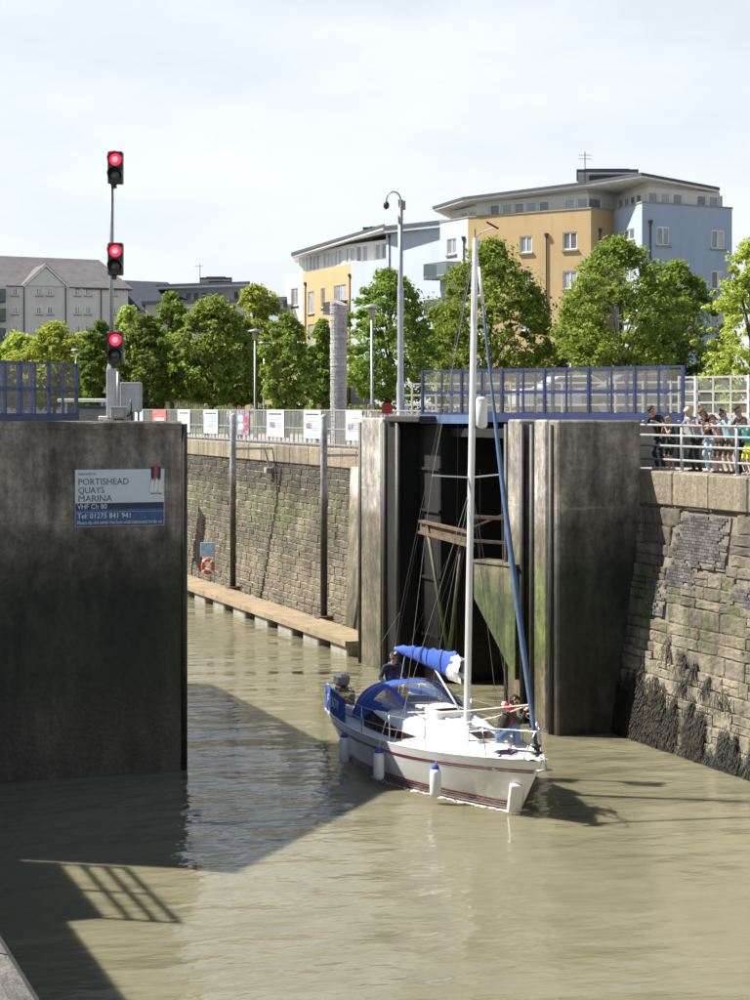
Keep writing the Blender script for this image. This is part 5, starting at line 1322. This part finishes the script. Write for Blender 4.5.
    new.polygons.foreach_set('material_index', bi.astype(np.int32)); new.polygons.foreach_set('use_smooth', [True] * n_)
    new.name = 'person'
    o = link('person', new); o.location = loc; o.rotation_euler = (0, 0, rz); o.scale = (s, s, s)
    return tag(o, label, cat, group)

# onlookers at the railing: local +y (forward) must point to -x world
FACE = R(90)
NPP = NR + .42
GP = 'onlookers leaning on the railing'
def onlook(px, label, H, lean, hz, spread=.22, reach=.4, dn=0, **k):
    u = u_at(px, NPP + dn); s = H / 1.75
    hands = k.pop('hands', None) or [Vector((-spread, reach / s, hz / s)), Vector((spread, reach / s, hz / s))]
    return person(label, (NPP + dn, u, QUAY + .004), FACE + k.pop('turn', 0), H, lean, hands, group=GP, **k)
onlook(661, 'man in black shirt and dark trousers leaning on the railing nearest the pier', 1.78, .42, 1.27, hair=(.03, .02, .015), top=(.02, .02, .022), bottom=(.025, .028, .04), shoe=(.6, .6, .6), sleeve=.3, head_pitch=.55, turn=.25)
onlook(671.5, 'boy in black shirt and shorts with hands to his chin', 1.42, .12, 1.15, spread=.06, reach=.22, hair=(.28, .17, .08), top=(.015, .015, .016), bottom=(.015, .015, .017), shoe=(.5, .5, .5), shorts=True, sleeve=.25, head_pitch=.3)
onlook(697, 'short blonde haired woman in grey top and black trousers', 1.72, .38, 1.27, hair=(.72, .6, .36), top=(.32, .36, .42), bottom=(.018, .018, .02), shoe=(.02, .02, .02), sleeve=.3, hairstyle='bob', head_pitch=.5, turn=.2, skin=SK2)
onlook(712, 'brown haired woman in black top and pale blue jeans', 1.70, .4, 1.27, hair=(.16, .08, .035), top=(.02, .02, .02), bottom=(.42, .5, .6), shoe=(.7, .66, .66), sleeve=.2, hairstyle='long', head_pitch=.55, turn=.15, skin=SK2)
onlook(720.5, 'girl in pink top with khaki shorts bending over the railing', 1.52, .35, 1.22, hair=(.06, .03, .02), top=(.62, .36, .4), bottom=(.1, .09, .065), shoe=(.03, .03, .03), sleeve=.25, shorts=True, hairstyle='tail', head_pitch=.5, dn=-.03)
onlook(731.5, 'dark haired person with a bun in white and sky blue shirt', 1.62, .3, 1.27, hair=(.02, .015, .012), top=(.25, .55, .75), bottom=(.14, .11, .08), shoe=(.03, .03, .03), sleeve=.25, shorts=True, hairstyle='bun', head_pitch=.55,
       extra=[((-.1, .12, 1.32), (.1, .12, 1.32), .09, .09, (.66, .6, .64))])
onlook(750, 'onlooker in teal shirt and bright yellow shorts at the picture edge', 1.45, .3, 1.22, hair=(.03, .02, .02), top=(.03, .42, .45), bottom=(.72, .78, .05), shoe=(.6, .6, .6), sleeve=.3, shorts=True, head_pitch=.4)
onlook(744, 'onlooker in black behind the teal shirt at the picture edge', 1.7, .2, 1.2, hair=(.02, .02, .02), top=(.02, .02, .025), bottom=(.02, .02, .02), shoe=(.03, .03, .03), sleeve=.3, head_pitch=.4, dn=.4)
# passers-by behind the promenade fence
for px, lab, H, hc_, tc_, dn in ((207, 'fair haired passer-by behind the promenade fence above the pale blue poster', 1.85, (.4, .22, .1), (.45, .3, .3), 1.2), (231, 'passer-by in pale shirt behind the fence left of the dark poster', 1.85, (.12, .07, .04), (.5, .45, .5), 1.5),
                                 (240, 'passer-by in blue behind the dark picture poster', 1.75, (.1, .06, .04), (.2, .25, .45), 1.9), (320, 'passer-by in red by the foot of the stone column', 1.8, (.2, .1, .05), (.55, .12, .12), 2.3)):
    x = NF + dn; u = u_at(px, x)
    person(lab, (x, u, QUAY + .004), FACE + .4, H, .05, [Vector((-.25, .05, .85)), Vector((.25, .1, .85))], hair=hc_, top=tc_, bottom=(.06, .07, .1), shoe=(.05, .05, .05), sleeve=.3, vox=.02, head_pitch=.1, group='passers-by on the promenade')
x = NF + 1.1; u = u_at(371, x)
person('pink shirted person standing beyond the red lifebuoy housing', (x, u, QUAY + .004), FACE + .6, 1.78, .1, [Vector((-.2, .2, .95)), Vector((.2, .2, .95))], hair=(.25, .13, .07), top=(.65, .4, .42), bottom=(.06, .07, .1), shoe=(.05, .05, .05), sleeve=.3, vox=.02, head_pitch=.1, group='passers-by on the promenade')

# ================================================================== THE YACHT
LOA = 9.4
hd_ = Vector((.0525, -.9987, 0)); stern = Vector((16.59, 35.08, 0)) - hd_ * LOA
yt = thing('sailing_yacht', 'white sailing yacht with blue canvas hood and furled sails leaving the lock', 'boat', stern, math.atan2(hd_.y, hd_.x))
zs = lambda t: 1.0 - .1 * math.sin(math.pi * t) + .24 * t * t
def bs(t): return 1.5 * ((1 - (1 - t / .42) ** 2 * .3) if t < .42 else max(0, 1 - ((t - .42) / .58) ** 2.2) ** .88)
def bw(t): return 1.24 * ((1 - (1 - t / .4) ** 2 * .5) if t < .4 else max(0, 1 - ((t - .4) / .6) ** 1.75))
def hullp(t, z, side, out_=0.0):
    zz = zs(t); f = max(0, min(1, z / zz))
    xb = 8.42 + .98 * min(1, z / 1.24) if z > 0 else 8.42 + z * 2.2
    xs_ = .55 * (1 - z / 1.0) if z > 0 else .55 - z
    y = bw(t) + (bs(t) - bw(t)) * f ** .75
    if z < 0: y = bw(t) * (1 + z * 1.1)
    return Vector((xs_ + (xb - xs_) * t, side * (y + out_), z))
NT = 30; TT = [(i / NT) ** .95 for i in range(NT + 1)]
QF = [1, .94, .8, .62, .45, .3, .16, .06]
mb = MB()
for side in (-1, 1):
    P = [[hullp(t, zs(t) * q, side) for q in QF] + [hullp(t, -.02, side), hullp(t, -.3, side), hullp(t, -.6, side)] for t in TT]
    mb.grid(P)
tr_ = [hullp(0, zs(0) * q, -1) for q in QF] + [hullp(0, -.3, -1)] + [hullp(0, -.3, 1)] + [hullp(0, zs(0) * q, 1) for q in QF[::-1]]
mb.add(tr_, [tuple(range(len(tr_)))])
mb.build('hull', 'gelcoat', yt, True)
def stripe(name, z0, z1, mk, rel=False, off=.006, t0=0.0, t1=.995):
    m_ = MB()
    for side in (-1, 1):
        tt = [t0 + (t1 - t0) * i / 40 for i in range(41)]
        m_.grid([[hullp(t, (zs(t) * z0 if rel else z0), side, off), hullp(t, (zs(t) * z1 if rel else z1), side, off)] for t in tt])
    m_.build(name, mk, yt, True)
stripe('sheer_stripe', .80, .83, 'redstripe', True); stripe('sheer_stripe', .765, .785, 'navystripe', True)
stripe('boot_stripe', .19, .235, 'redstripe'); stripe('boot_stripe', .135, .17, 'navystripe'); stripe('boot_stripe', .075, .115, 'redstripe'); stripe('antifouling', -.3, .05, 'antifoul', off=.004)
m_ = MB()
for side in (-1, 1): m_.tube([hullp(t, zs(t) + .025, side, -.02) for t in TT[:-1]], .022, 6)
m_.build('toe_rail', 'alu', yt, True)
def deckz(x, y=0):
    t = max(0, min(1, x / LOA)); b_ = max(.05, bs(t)); return zs(t) + .09 * (1 - min(1, abs(y) / b_) ** 2)
mb = MB()
NY = 12
Pd = []
for t in TT:
    e_ = hullp(t, zs(t), 1); row = []
    for j in range(NY + 1):
        y = e_.y * (2 * j / NY - 1); row.append(Vector((e_.x, y, deckz(e_.x, y) - .004)))
    Pd.append(row)
for i in range(len(Pd) - 1):
    for j in range(NY):
        q = [Pd[i][j], Pd[i + 1][j], Pd[i + 1][j + 1], Pd[i][j + 1]]; c = sum(q, Vector()) / 4
        if .75 < c.x < 2.55 and abs(c.y) < .62: continue
        mb.add(q, [(0, 1, 2, 3)])
mb.build('deck', 'deckwhite', yt, True)
m_ = MB(); m_.box(.65, 2.6, -.68, .68, .42, .5); m_.box(.62, .7, -.68, .68, .45, 1.12); m_.box(2.55, 2.62, -.68, .68, .45, 1.3)
for y in (-.7, .7): m_.box(.65, 2.6, y - .05, y + .05, .45, 1.14)
for y in (-.52, .52): m_.box(.7, 2.55, y - .17, y + .17, .5, .82)
m_.build('cockpit_well', 'deckwhite', yt)
for y in (-.82, .82): MB().rbox(.7, 2.7, y - .09, y + .09, .98, 1.22, .04).build('coaming', 'gelcoat', yt)
# coachroof
XS = [2.5, 3.2, 4.0, 4.8, 5.5, 6.1, 6.7, 7.2, 7.6]; WS = [1.1, 1.16, 1.16, 1.1, .92, .8, .63, .45, .25]; HS = [.64, .63, .59, .52, .44, .34, .21, .1, .02]
def cr_sec(k, n=None):
    x, w, h = XS[k], WS[k], HS[k]; z = deckz(x, w) - .03
    half = [(w, 0), (w * .965, h * .45), (w * .9, h * .82), (w * .74, h * .97), (w * .4, h * 1.05), (0, h * 1.08)]
    pts = [Vector((x, -y, z + hh)) for y, hh in half] + [Vector((x, y, z + hh)) for y, hh in half[-2::-1]]
    return pts
P = [cr_sec(k) for k in range(len(XS))]
mb = MB(); mb.grid(P); mb.add(P[0], [tuple(range(len(P[0])))]); mb.add(P[-1], [tuple(range(len(P[-1])))]); mb.build('coachroof', 'gelcoat', yt, True)
def lerp_sec(x, f, side):                                            # point on the coachroof side, f 0..1 up the side
    k = max(i for i in range(len(XS)) if XS[i] <= x + 1e-6); k = min(k, len(XS) - 2); a = (x - XS[k]) / (XS[k + 1] - XS[k])
    w = WS[k] + (WS[k + 1] - WS[k]) * a; h = HS[k] + (HS[k + 1] - HS[k]) * a; z = deckz(x, w) - .03
    yy = w * (1 - .035 * f / .55) if f < .55 else w * (.965 - .065 * (f - .55) / .45)
    return Vector((x, side * (yy + .014), z + h * .82 * f))
def crz(x):
    k = max(i for i in range(len(XS)) if XS[i] <= x + 1e-6); k = min(k, len(XS) - 2); a = (x - XS[k]) / (XS[k + 1] - XS[k])
    return deckz(x, WS[k]) - .03 + (HS[k] + (HS[k + 1] - HS[k]) * a) * 1.06
for side in (-1, 1):
    xx = [2.65 + i * .22 for i in range(13)]
    g_ = []
    for x in xx:
        f = (x - 2.65) / 2.64
        fa_, fb_ = .12 + .3 * max(0, (f - .8) / .2), .98 - .54 * f
        g_.append([lerp_sec(x, fa_ + (fb_ - fa_) * q / 5, side) for q in range(6)])
    MB().grid(g_).build('cabin_window', 'smoke', yt)
MB().rbox(4.0, 5.2, -.42, .42, crz(4.6) - .1, crz(4.2) + .1, .035).build('sliding_hatch', 'gelcoat', yt)
MB().box(4.85, 5.15, -.3, .3, crz(4.2) + .098, crz(4.2) + .112).build('hatch_window', 'smoke', yt)
a = link('fore_hatch', MB().rbox(-.3, .3, -.3, .3, -.04, .05, .02).mesh('fore_hatch', 'alu'), yt); a.location = (6.75, 0, crz(6.75) + .02); a.rotation_euler = (0, R(8), 0)
MB().box(-.25, .25, -.25, .25, .048, .058).build('hatch_glass', 'smoke', a)
MB().rbox(5.6, 6.2, -.16, .16, crz(5.9) - .03, crz(5.9) + .03, .02).build('mast_step', 'alu', yt)
# sprayhood
def hood_pt(i, th):
    xb, xt, Wd, zb, H_ = [(1.85, 2.35, 1.08, 1.1, .9), (2.1, 2.7, 1.1, 1.1, .95), (2.45, 3.0, 1.1, 1.12, .95), (2.75, 3.2, 1.08, 1.18, .87), (3.25, 3.65, 1.04, 1.34, .56), (3.65, 4.0, .98, 1.45, .2)][i]
    s_ = max(0, math.sin(th)) ** .62
    return Vector((xb + (xt - xb) * s_, -Wd * math.copysign(abs(math.cos(th)) ** .75, math.cos(th)), zb + H_ * s_))
TH = [math.pi * k / 24 for k in range(25)]
G = [[hood_pt(i, th) for th in TH] for i in range(6)]
cv, gl = MB(), MB()
for i in range(5):
    for j in range(24):
        q = [G[i][j], G[i][j + 1], G[i + 1][j + 1], G[i + 1][j]]
        glass_ = (i == 3 and 3 <= j <= 20 and j not in (7, 16)) or (i == 4 and 2 <= j <= 21 and j not in (7, 16))
        (gl if glass_ else cv).add(q, [(0, 1, 2, 3)])
hd2 = cv.build('sprayhood', 'canvas', yt, True); gl.build('hood_window', 'hoodglass', hd2, True)
for i_ in (0, 1, 2, 3): MB().tube([hood_pt(i_, th) + Vector((0, 0, .002)) for th in TH], .007, 4).build('seam', 'canvasfur', hd2)
MB().tube([hood_pt(1, th) + Vector((0, 0, -.01)) for th in TH], .016, 6).build('hood_hoop', 'steel', hd2, True)
# pushpit, pulpit, stanchions, lifelines
def edge(x, dz=0, inset=.07):
    t = max(0, min(1, x / LOA)); p_ = hullp(t, zs(t), 1, -inset); return p_.x, max(.02, p_.y), zs(t) + dz
lif = MB()
for side in (-1, 1):
    st_ = [1.75, 3.3, 4.9, 6.4, 7.75]
    for x in st_:
        a = edge(x); MB().tube([(a[0], side * a[1], a[2]), (a[0], side * a[1], a[2] + .62)], .014, 6).build('stanchion', 'steel', yt, True)
    for dz in (.62, .33):
        lif.tube([(lambda e: (e[0], side * e[1], e[2]))(edge(x, dz)) for x in [.15] + st_ + [8.0]], .006, 4)
lif.build('lifeline', 'wire', yt)
pu = MB()
for dz in (.62, .34):
    pts = [(lambda e: (e[0], -e[1], e[2]))(edge(x, dz)) for x in (7.75, 8.3, 8.8)] + [(9.4, -.14, zs(1) + dz), (9.52, 0, zs(1) + dz + .03), (9.4, .14, zs(1) + dz)] + [edge(x, dz) for x in (8.8, 8.3, 7.75)]
    if dz > .5: pu.tube(pts, .016, 7)
    else: pu.tube(pts[:3], .013, 6); pu.tube(pts[-3:], .013, 6)
for side in (-1, 1):
    for x, x2 in ((8.2, 8.1), (9.0, 9.25)):
        a, b = edge(x), edge(x2, .62); pu.tube([(a[0], side * a[1], a[2]), (b[0], side * b[1], b[2])], .014, 6)
pu.build('pulpit', 'steel', yt, True)
ps_ = MB()
for dz in (.66, .36):
    ps_.tube([(lambda e: (e[0], -e[1], e[2]))(edge(x, dz)) for x in (1.6, .8, .08)] + [(.02, 0, 1.0 + dz)] + [edge(x, dz) for x in (.08, .8, 1.6)], .016, 7)
for side in (-1, 1):
    for x in (.1, .85, 1.6):
        a, b = edge(x), edge(x, .66); ps_.tube([(a[0], side * a[1], a[2]), (b[0], side * b[1], b[2])], .014, 6)
ps_.build('pushpit', 'steel', yt, True)
for side in (-1, 1):
    g_ = []
    for k in range(9):
        x = .02 + 2.15 * k / 8; lo_, hi = edge(x, .06), edge(x, .68 - .06 * (k / 8)); w_ = .012 * math.sin(k * 2.1)
        g_.append([Vector((lo_[0], side * (lo_[1] + .05 + w_), lo_[2])), Vector((lo_[0], side * (lo_[1] + .045 - w_), (lo_[2] + hi[2]) / 2)), Vector((hi[0], side * (hi[1] + .05 + w_), hi[2]))])
    dg_ = MB(); dg_.grid(g_); dg_.grid([[p - Vector((0, side * .012, 0)) for p in r_] for r_ in g_])
    dd = dg_.build('dodger', 'canvas', yt, True)
    if side < 0:
        e0, e1_ = edge(.5), edge(1.75)
        ang = math.atan2(-(e1_[1] - e0[1]), e1_[0] - e0[0])
        lettering('FULBOW', .36, 'text_white', dd, (.5, -(e0[1] + .085), e0[2] + .24), (R(90), 0, ang), width=1.2)
# outboard motor on the pushpit
ob = link('outboard_motor', MB().rbox(-.28, .16, -.16, .16, .0, .3, .07).mesh('outboard_motor', 'darkcowl'), yt, ); ob.location = (-.05, -.55, 1.55)
MB().rbox(-.2, .12, -.13, .13, -.16, .0, .03).build('lower_cowl', 'black', ob); MB().box(-.1, .04, -.06, .06, -.75, -.16).build('motor_leg', 'black', ob)
MB().tube([(.1, 0, -.04), (.35, .02, .0), (.52, .02, .01)], .022, 6).build('tiller', 'black', ob, True); MB().box(-.02, .1, -.17, .17, -.24, -.15).build('clamp', 'yellow', ob)
MB().rbox(-.12, .04, -.86, -.24, .98, 1.42, .02).build('motor_bracket', 'oldtimber', yt)
# mast and rigging
mb0, mt0 = Vector((5.9, 0, crz(5.9))), Vector((5.78, .27, 12.3))
def onmast(z): return mb0 + (mt0 - mb0) * ((z - mb0.z) / (mt0.z - mb0.z))
ma = MB()
for k in range(2): pass
sec = [(.1 * math.cos(a), .068 * math.sin(a)) for a in [2 * math.pi * k / 14 for k in range(14)]]
ma.grid([[Vector((p_.x + x * f, p_.y + y * f, p_.z)) for x, y in sec] for p_, f in ((mb0, 1), (onmast(7), 1), (onmast(11.6), .95), (mt0, .8))], closed=True)
ma.add([Vector((mt0.x + x * .8, mt0.y + y * .8, mt0.z)) for x, y in sec], [tuple(range(14))])
ma.build('mast', 'alu', yt, True)
SPZ = 6.95; sc_ = onmast(SPZ)
tips = {}
for side in (-1, 1):
    tips[side] = Vector((sc_.x - .22, sc_.y + side * .86, SPZ + .05))
    MB().beam(sc_, tips[side], .05, .028).build('spreader', 'alu', yt)
wr_ = MB()
for side in (-1, 1):
    cp = edge(5.35, .0, .12); cp = Vector((cp[0], side * cp[1], cp[2])); cp2 = edge(5.0, .0, .12); cp2 = Vector((cp2[0], side * cp2[1], cp2[2])); cp3 = edge(6.1, 0, .14); cp3 = Vector((cp3[0], side * cp3[1], cp3[2]))
    wr_.tube([onmast(12.1), tips[side], cp], .0075, 5); wr_.tube([onmast(6.8), cp2], .0065, 5); wr_.tube([onmast(6.8), cp3], .0055, 4)
wr_.tube([mt0, (2.2, .03, 3.6)], .007, 5); wr_.tube([(2.2, .03, 3.6), (.1, -.6, 1.1)], .006, 5); wr_.tube([(2.2, .03, 3.6), (.1, .6, 1.1)], .006, 5)
bm0, bm1 = onmast(2.5) - Vector((.1, 0, 0)), Vector((2.25, -.1, 2.72))
wr_.tube([bm1, mt0], .005, 4)
for f, z in ((.3, 6.2), (.6, 6.2), (.85, 6.3)): wr_.tube([bm0.lerp(bm1, f), onmast(z)], .005, 4)
wr_.build('rigging_wire', 'wire', yt)
MB().tube([bm0, bm1], .055, 10).build('boom', 'alu', yt, True)
co = MB(); secs = []
rc_ = random.Random(5)
for k in range(43):
    f = .12 + .885 * k / 42; c = bm0.lerp(bm1, f); tie = 1 - .1 * sum(math.exp(-((f - ft) / .022) ** 2) for ft in (.3, .5, .7)); h_ = (.58 * max(0, 1 - f) ** .75 + .11) * (1 + .04 * math.sin(k * .9) + rc_.uniform(-.02, .02)) * (.5 + .5 * tie); w_ = .1 * (1 - .3 * f) * (1 + .14 * math.sin(k * .7 + 1) + rc_.uniform(-.07, .07)) * tie
    secs.append([Vector((c.x, c.y + w_ * math.sin(a) * (1 - .35 * max(0, math.cos(a))) * (1 + .07 * math.sin(3 * a + k * .5)), c.z - .12 * (1 - f) - .06 + h_ * (1 + math.cos(a)) / 2)) for a in [2 * math.pi * q / 14 for q in range(14)]])
co.grid(secs, closed=True); co.add(secs[-1], [tuple(range(14))]); co.build('sail_cover', 'canvas', yt, True)
for f in (.3, .5, .7):
    c = bm0.lerp(bm1, f); h_ = .58 * (1 - f) ** .75 + .12; w_ = .105 * (1 - .3 * f)
    MB().tube([Vector((c.x, c.y + w_ * math.sin(a) * (1 - .35 * max(0, math.cos(a))) * 1.06, c.z - .12 * (1 - f) - .07 + (h_ + .02) * (1 + math.cos(a)) / 2)) for a in [2 * math.pi * q / 14 for q in range(15)]], .009, 4).build('cover_tie', 'navystripe', yt)
sb_ = MB(); r_ = random.Random(9)
for k in range(7):                                                   # crumpled luff of the sail at the gooseneck
    f = .01 + .026 * k; c = bm0.lerp(bm1, f); hh = .62 - .015 * k
    row = []
    for q in range(12):
        a = 2 * math.pi * q / 12; w_ = .16 + r_.uniform(-.06, .05)
        row.append(Vector((c.x + .05 * r_.uniform(-1, 1), c.y + w_ * math.sin(a), c.z - .2 + (hh + r_.uniform(-.06, .1)) * (1 + math.cos(a)) / 2)))
    if k: sb_.grid([prev_, row], closed=True)
    prev_ = row
sb_.build('bunched_sail', 'sail', yt)
MB().tube([bm0.lerp(bm1, .45) - Vector((0, 0, .05)), mb0 + Vector((-.1, 0, .15))], .025, 6).build('kicker', 'alu', yt, True)
MB().tube([bm0.lerp(bm1, .86), (1.9, 0, 1.0)], .012, 5).build('mainsheet', 'rope', yt)
# furled headsail
f0, f1 = Vector((9.15, 0, 1.55)), onmast(12.05) + Vector((.1, 0, 0))
FL = lambda f: f0 + (f1 - f0) * f + Vector((-.12 * math.sin(math.pi * f), 0, 0))
MB().tube([FL(k / 24 * .88) for k in range(25)], [.03 + .032 * math.sin(math.pi * min(1, .15 + k / 24)) * (1 + .06 * math.sin(k * 2.9)) for k in range(25)], 10).build('furled_headsail', 'canvasfur', yt, True)
MB().tube([FL(.88), FL(.96)], [.045, .03], 8).build('sail_head', 'sail', yt, True); MB().tube([f0 - Vector((-.05, 0, .3)), f0], .013, 6).build('forestay', 'wire', yt); MB().tube([FL(.96), f1], .01, 6).build('forestay', 'wire', yt)
MB().lathe([(.05, -.16), (.1, -.14), (.1, -.1), (.06, -.09), (.06, -.02), (.1, 0), (.1, .04), (.04, .06)], 14, f0 - Vector((-.02, 0, .05)), (f1 - f0)).build('furling_drum', 'black', yt, True)
for tgt in ((6.0, -.15, crz(5.9) + .1), (4.3, -.9, 1.55), (5.0, .95, 1.5)):
    q = FL(.075); MB().tube([q, q.lerp(Vector(tgt), .5) - Vector((0, 0, .06)), tgt], .014, 5).build('sheet', 'rope', yt)
# radar reflector, masthead gear
q = onmast(8.4) + Vector((.14, .16, 0))
MB().lathe([(.02, -.36), (.1, -.34), (.135, -.28), (.135, .28), (.1, .34), (.02, .36)], 14, q).build('radar_reflector', 'fender', yt, True)
MB().box(q.x - .16, q.x, q.y - .12, q.y - .06, 8.1, 8.2).build('reflector_bracket', 'black', yt)
m_ = MB(); m_.tube([mt0, mt0 + Vector((.1, .1, .12)), mt0 + Vector((.4, .3, .22))], .012, 5); m_.tube([mt0 + Vector((.35, .1, .33)), mt0 + Vector((.45, .35, .18))], .022, 5); m_.tube([mt0, mt0 + Vector((0, 0, .2))], .012, 5); m_.build('wind_vane', 'black', yt)
# fenders on the starboard side
for x in (2.55, 4.75, 7.0):
    e = edge(x, .03, -.11); fd = link('fender', MB().lathe([(.03, 0), (.1, .03), (.125, .1), (.125, .55), (.09, .62)], 14).mesh('fender', 'fender', True), yt); fd.location = (e[0], -e[1], .12)
    MB().lathe([(.09, .61), (.075, .68), (.03, .74)], 12).build('fender_cap', 'canvas', fd, True); MB().tube([(0, 0, .72), (0, .06, e[2] - .02), (0, .17, e[2] + .33)], .008, 4).build('lanyard', 'rope', fd)
bf = link('bow_fender', MB().rbox(-.07, .07, -.14, .14, -.32, .32, .015).mesh('bow_fender', 'sail'), yt); bf.location = hullp(.985, .36, -1, .1); bf.rotation_euler = (0, R(22), R(-12))
# anchor, deck gear, flags in the cockpit
m_ = MB(); m_.tube([(8.95, 0, zs(1) + .08), (9.5, 0, zs(1) + .1), (9.6, 0, zs(1) - .12)], .025, 6); m_.beam((9.5, -.16, zs(1) - .16), (9.5, .16, zs(1) - .16), .12, .03); m_.build('anchor', 'galv', yt, True)
MB().box(9.0, 9.5, -.1, .1, zs(1) + .02, zs(1) + .06).build('bow_roller', 'alu', yt)
m_ = MB()
for k in range(40): pass
m_.tube([(8.35 + (.1 + .003 * k) * math.cos(k * .5), -.28 + (.16 + .003 * k) * math.sin(k * .5), deckz(8.35, .25) + .02 + .0012 * k) for k in range(44)], .013, 5); m_.build('coiled_line', 'navystripe', yt, True)
for (x, y) in ((3.55, -.45), (3.55, .45), (2.3, -.85), (2.3, .85)):
    z_ = crz(3.55) if x > 3 else 1.2
    MB().lathe([(.07, 0), (.05, .04), (.05, .1), (.075, .13), (.03, .15)], 12, (x, y, z_)).build('winch', 'steel', yt, True)
m_ = MB()
for y in (-.55, -.7, .55): m_.tube([(3.6, y * .6, crz(3.6) + .03), (5.6, y * .25, crz(5.5) + .02)], .01, 4)
m_.build('halyard', 'rope', yt)
for side in (-1, 1): MB().tube([(3.3, side * .78, crz(3.3) - .01), (3.4, side * .78, crz(3.4) + .07), (5.0, side * .66, crz(5.0) + .05), (5.1, side * .65, crz(5.1) - .02)], .014, 6).build('grab_rail', 'steel', yt, True)
MB().slab([(2.3, -.35, 1.5), (2.32, -.2, 1.5), (2.3, -.12, 1.8), (2.3, -.25, 1.95)], (.03, 0, 0)).build('red_bag', 'red', yt); MB().slab([(2.3, .0, 1.5), (2.32, .15, 1.5), (2.3, .2, 1.85), (2.3, .1, 1.95)], (.03, 0, 0)).build('yellow_jacket', 'yellow', yt)

# crew
p = at(397, 663, 46.2)
navy, vest = (.02, .025, .05), (.08, .25, .38)
person('helmsman in navy jacket and white peaked cap standing in the yacht cockpit', (16.45, 43.35, .74), R(180) - .15, 1.74, .1, [Vector((-.22, .32, 1.0)), Vector((.24, .3, 1.02))], hair=(.03, .035, .06), top=navy, bottom=(.03, .035, .06), shoe=(.3, .3, .3), sleeve=1.0, hairstyle='cap', head_pitch=.2, head_yaw=-.5, wide=1.08, vox=.011,
       extra=[((-.1, .09, 1.15), (-.08, .03, 1.47), .05, .05, vest), ((.1, .09, 1.15), (.08, .03, 1.47), .05, .05, vest), ((-.06, .15, 1.765), (-.03, .19, 1.75), .03, .025, (.75, .73, .68))])
lj = (.55, .03, .05)
person('crew member in dark jacket and red lifejacket crouching on the yacht foredeck', (16.42, 36.75, 1.27), R(-112), 1.85, .35, [Vector((-.15, .5, .62)), Vector((.2, .48, .75))], hair=(.02, .015, .012), top=(.022, .026, .02), bottom=(.13, .22, .36), shoe=(.5, .5, .5), sleeve=1.0, hip=(0, 0, .26), feet=[(-.13, .3), (.13, .36)], head_pitch=.25, vox=.011, wide=1.22,
       extra=[((sx * .15, .2, .45), (sx * .15, .24, .7), .075, .075, lj) for sx in (-1, 1)] + [((sx * .17, .2, .7), (sx * .1, .1, .86), .07, .06, lj) for sx in (-1, 1)] + [((-.08, .06, .86), (.08, .06, .86), .05, .05, (.7, .7, .7)), ((-.1, .3, .5), (.1, .3, .5), .06, .06, lj)])
# foam where the bow meets the water
mb = MB(); r_ = random.Random(4)
for k in range(260):
    t = .985 - .6 * r_.random() ** 1.8; q = hullp(t, .0, -1, abs(r_.gauss(0, .06)) + .14 * (1 - t) * r_.random()); s_ = r_.uniform(.008, .04) * (.5 + t * .6)
    q = yt.matrix_basis @ q; a = r_.uniform(0, 3)
    pts = [(q.x + s_ * (1.8 if j % 2 else 1) * math.cos(j * .9 + a) * .7, q.y + s_ * 1.9 * math.sin(j * .9 + a) * r_.uniform(.6, 1.3), .004) for j in range(7)]
    mb.add(pts + [(q.x, q.y, .012 + s_ * .25)], [(j, (j + 1) % 7, 7) for j in range(7)])
tag(mb.build('bow_foam', 'foam', None, True), 'thin line of white foam along the yacht bow at the waterline', 'foam', kind='stuff')
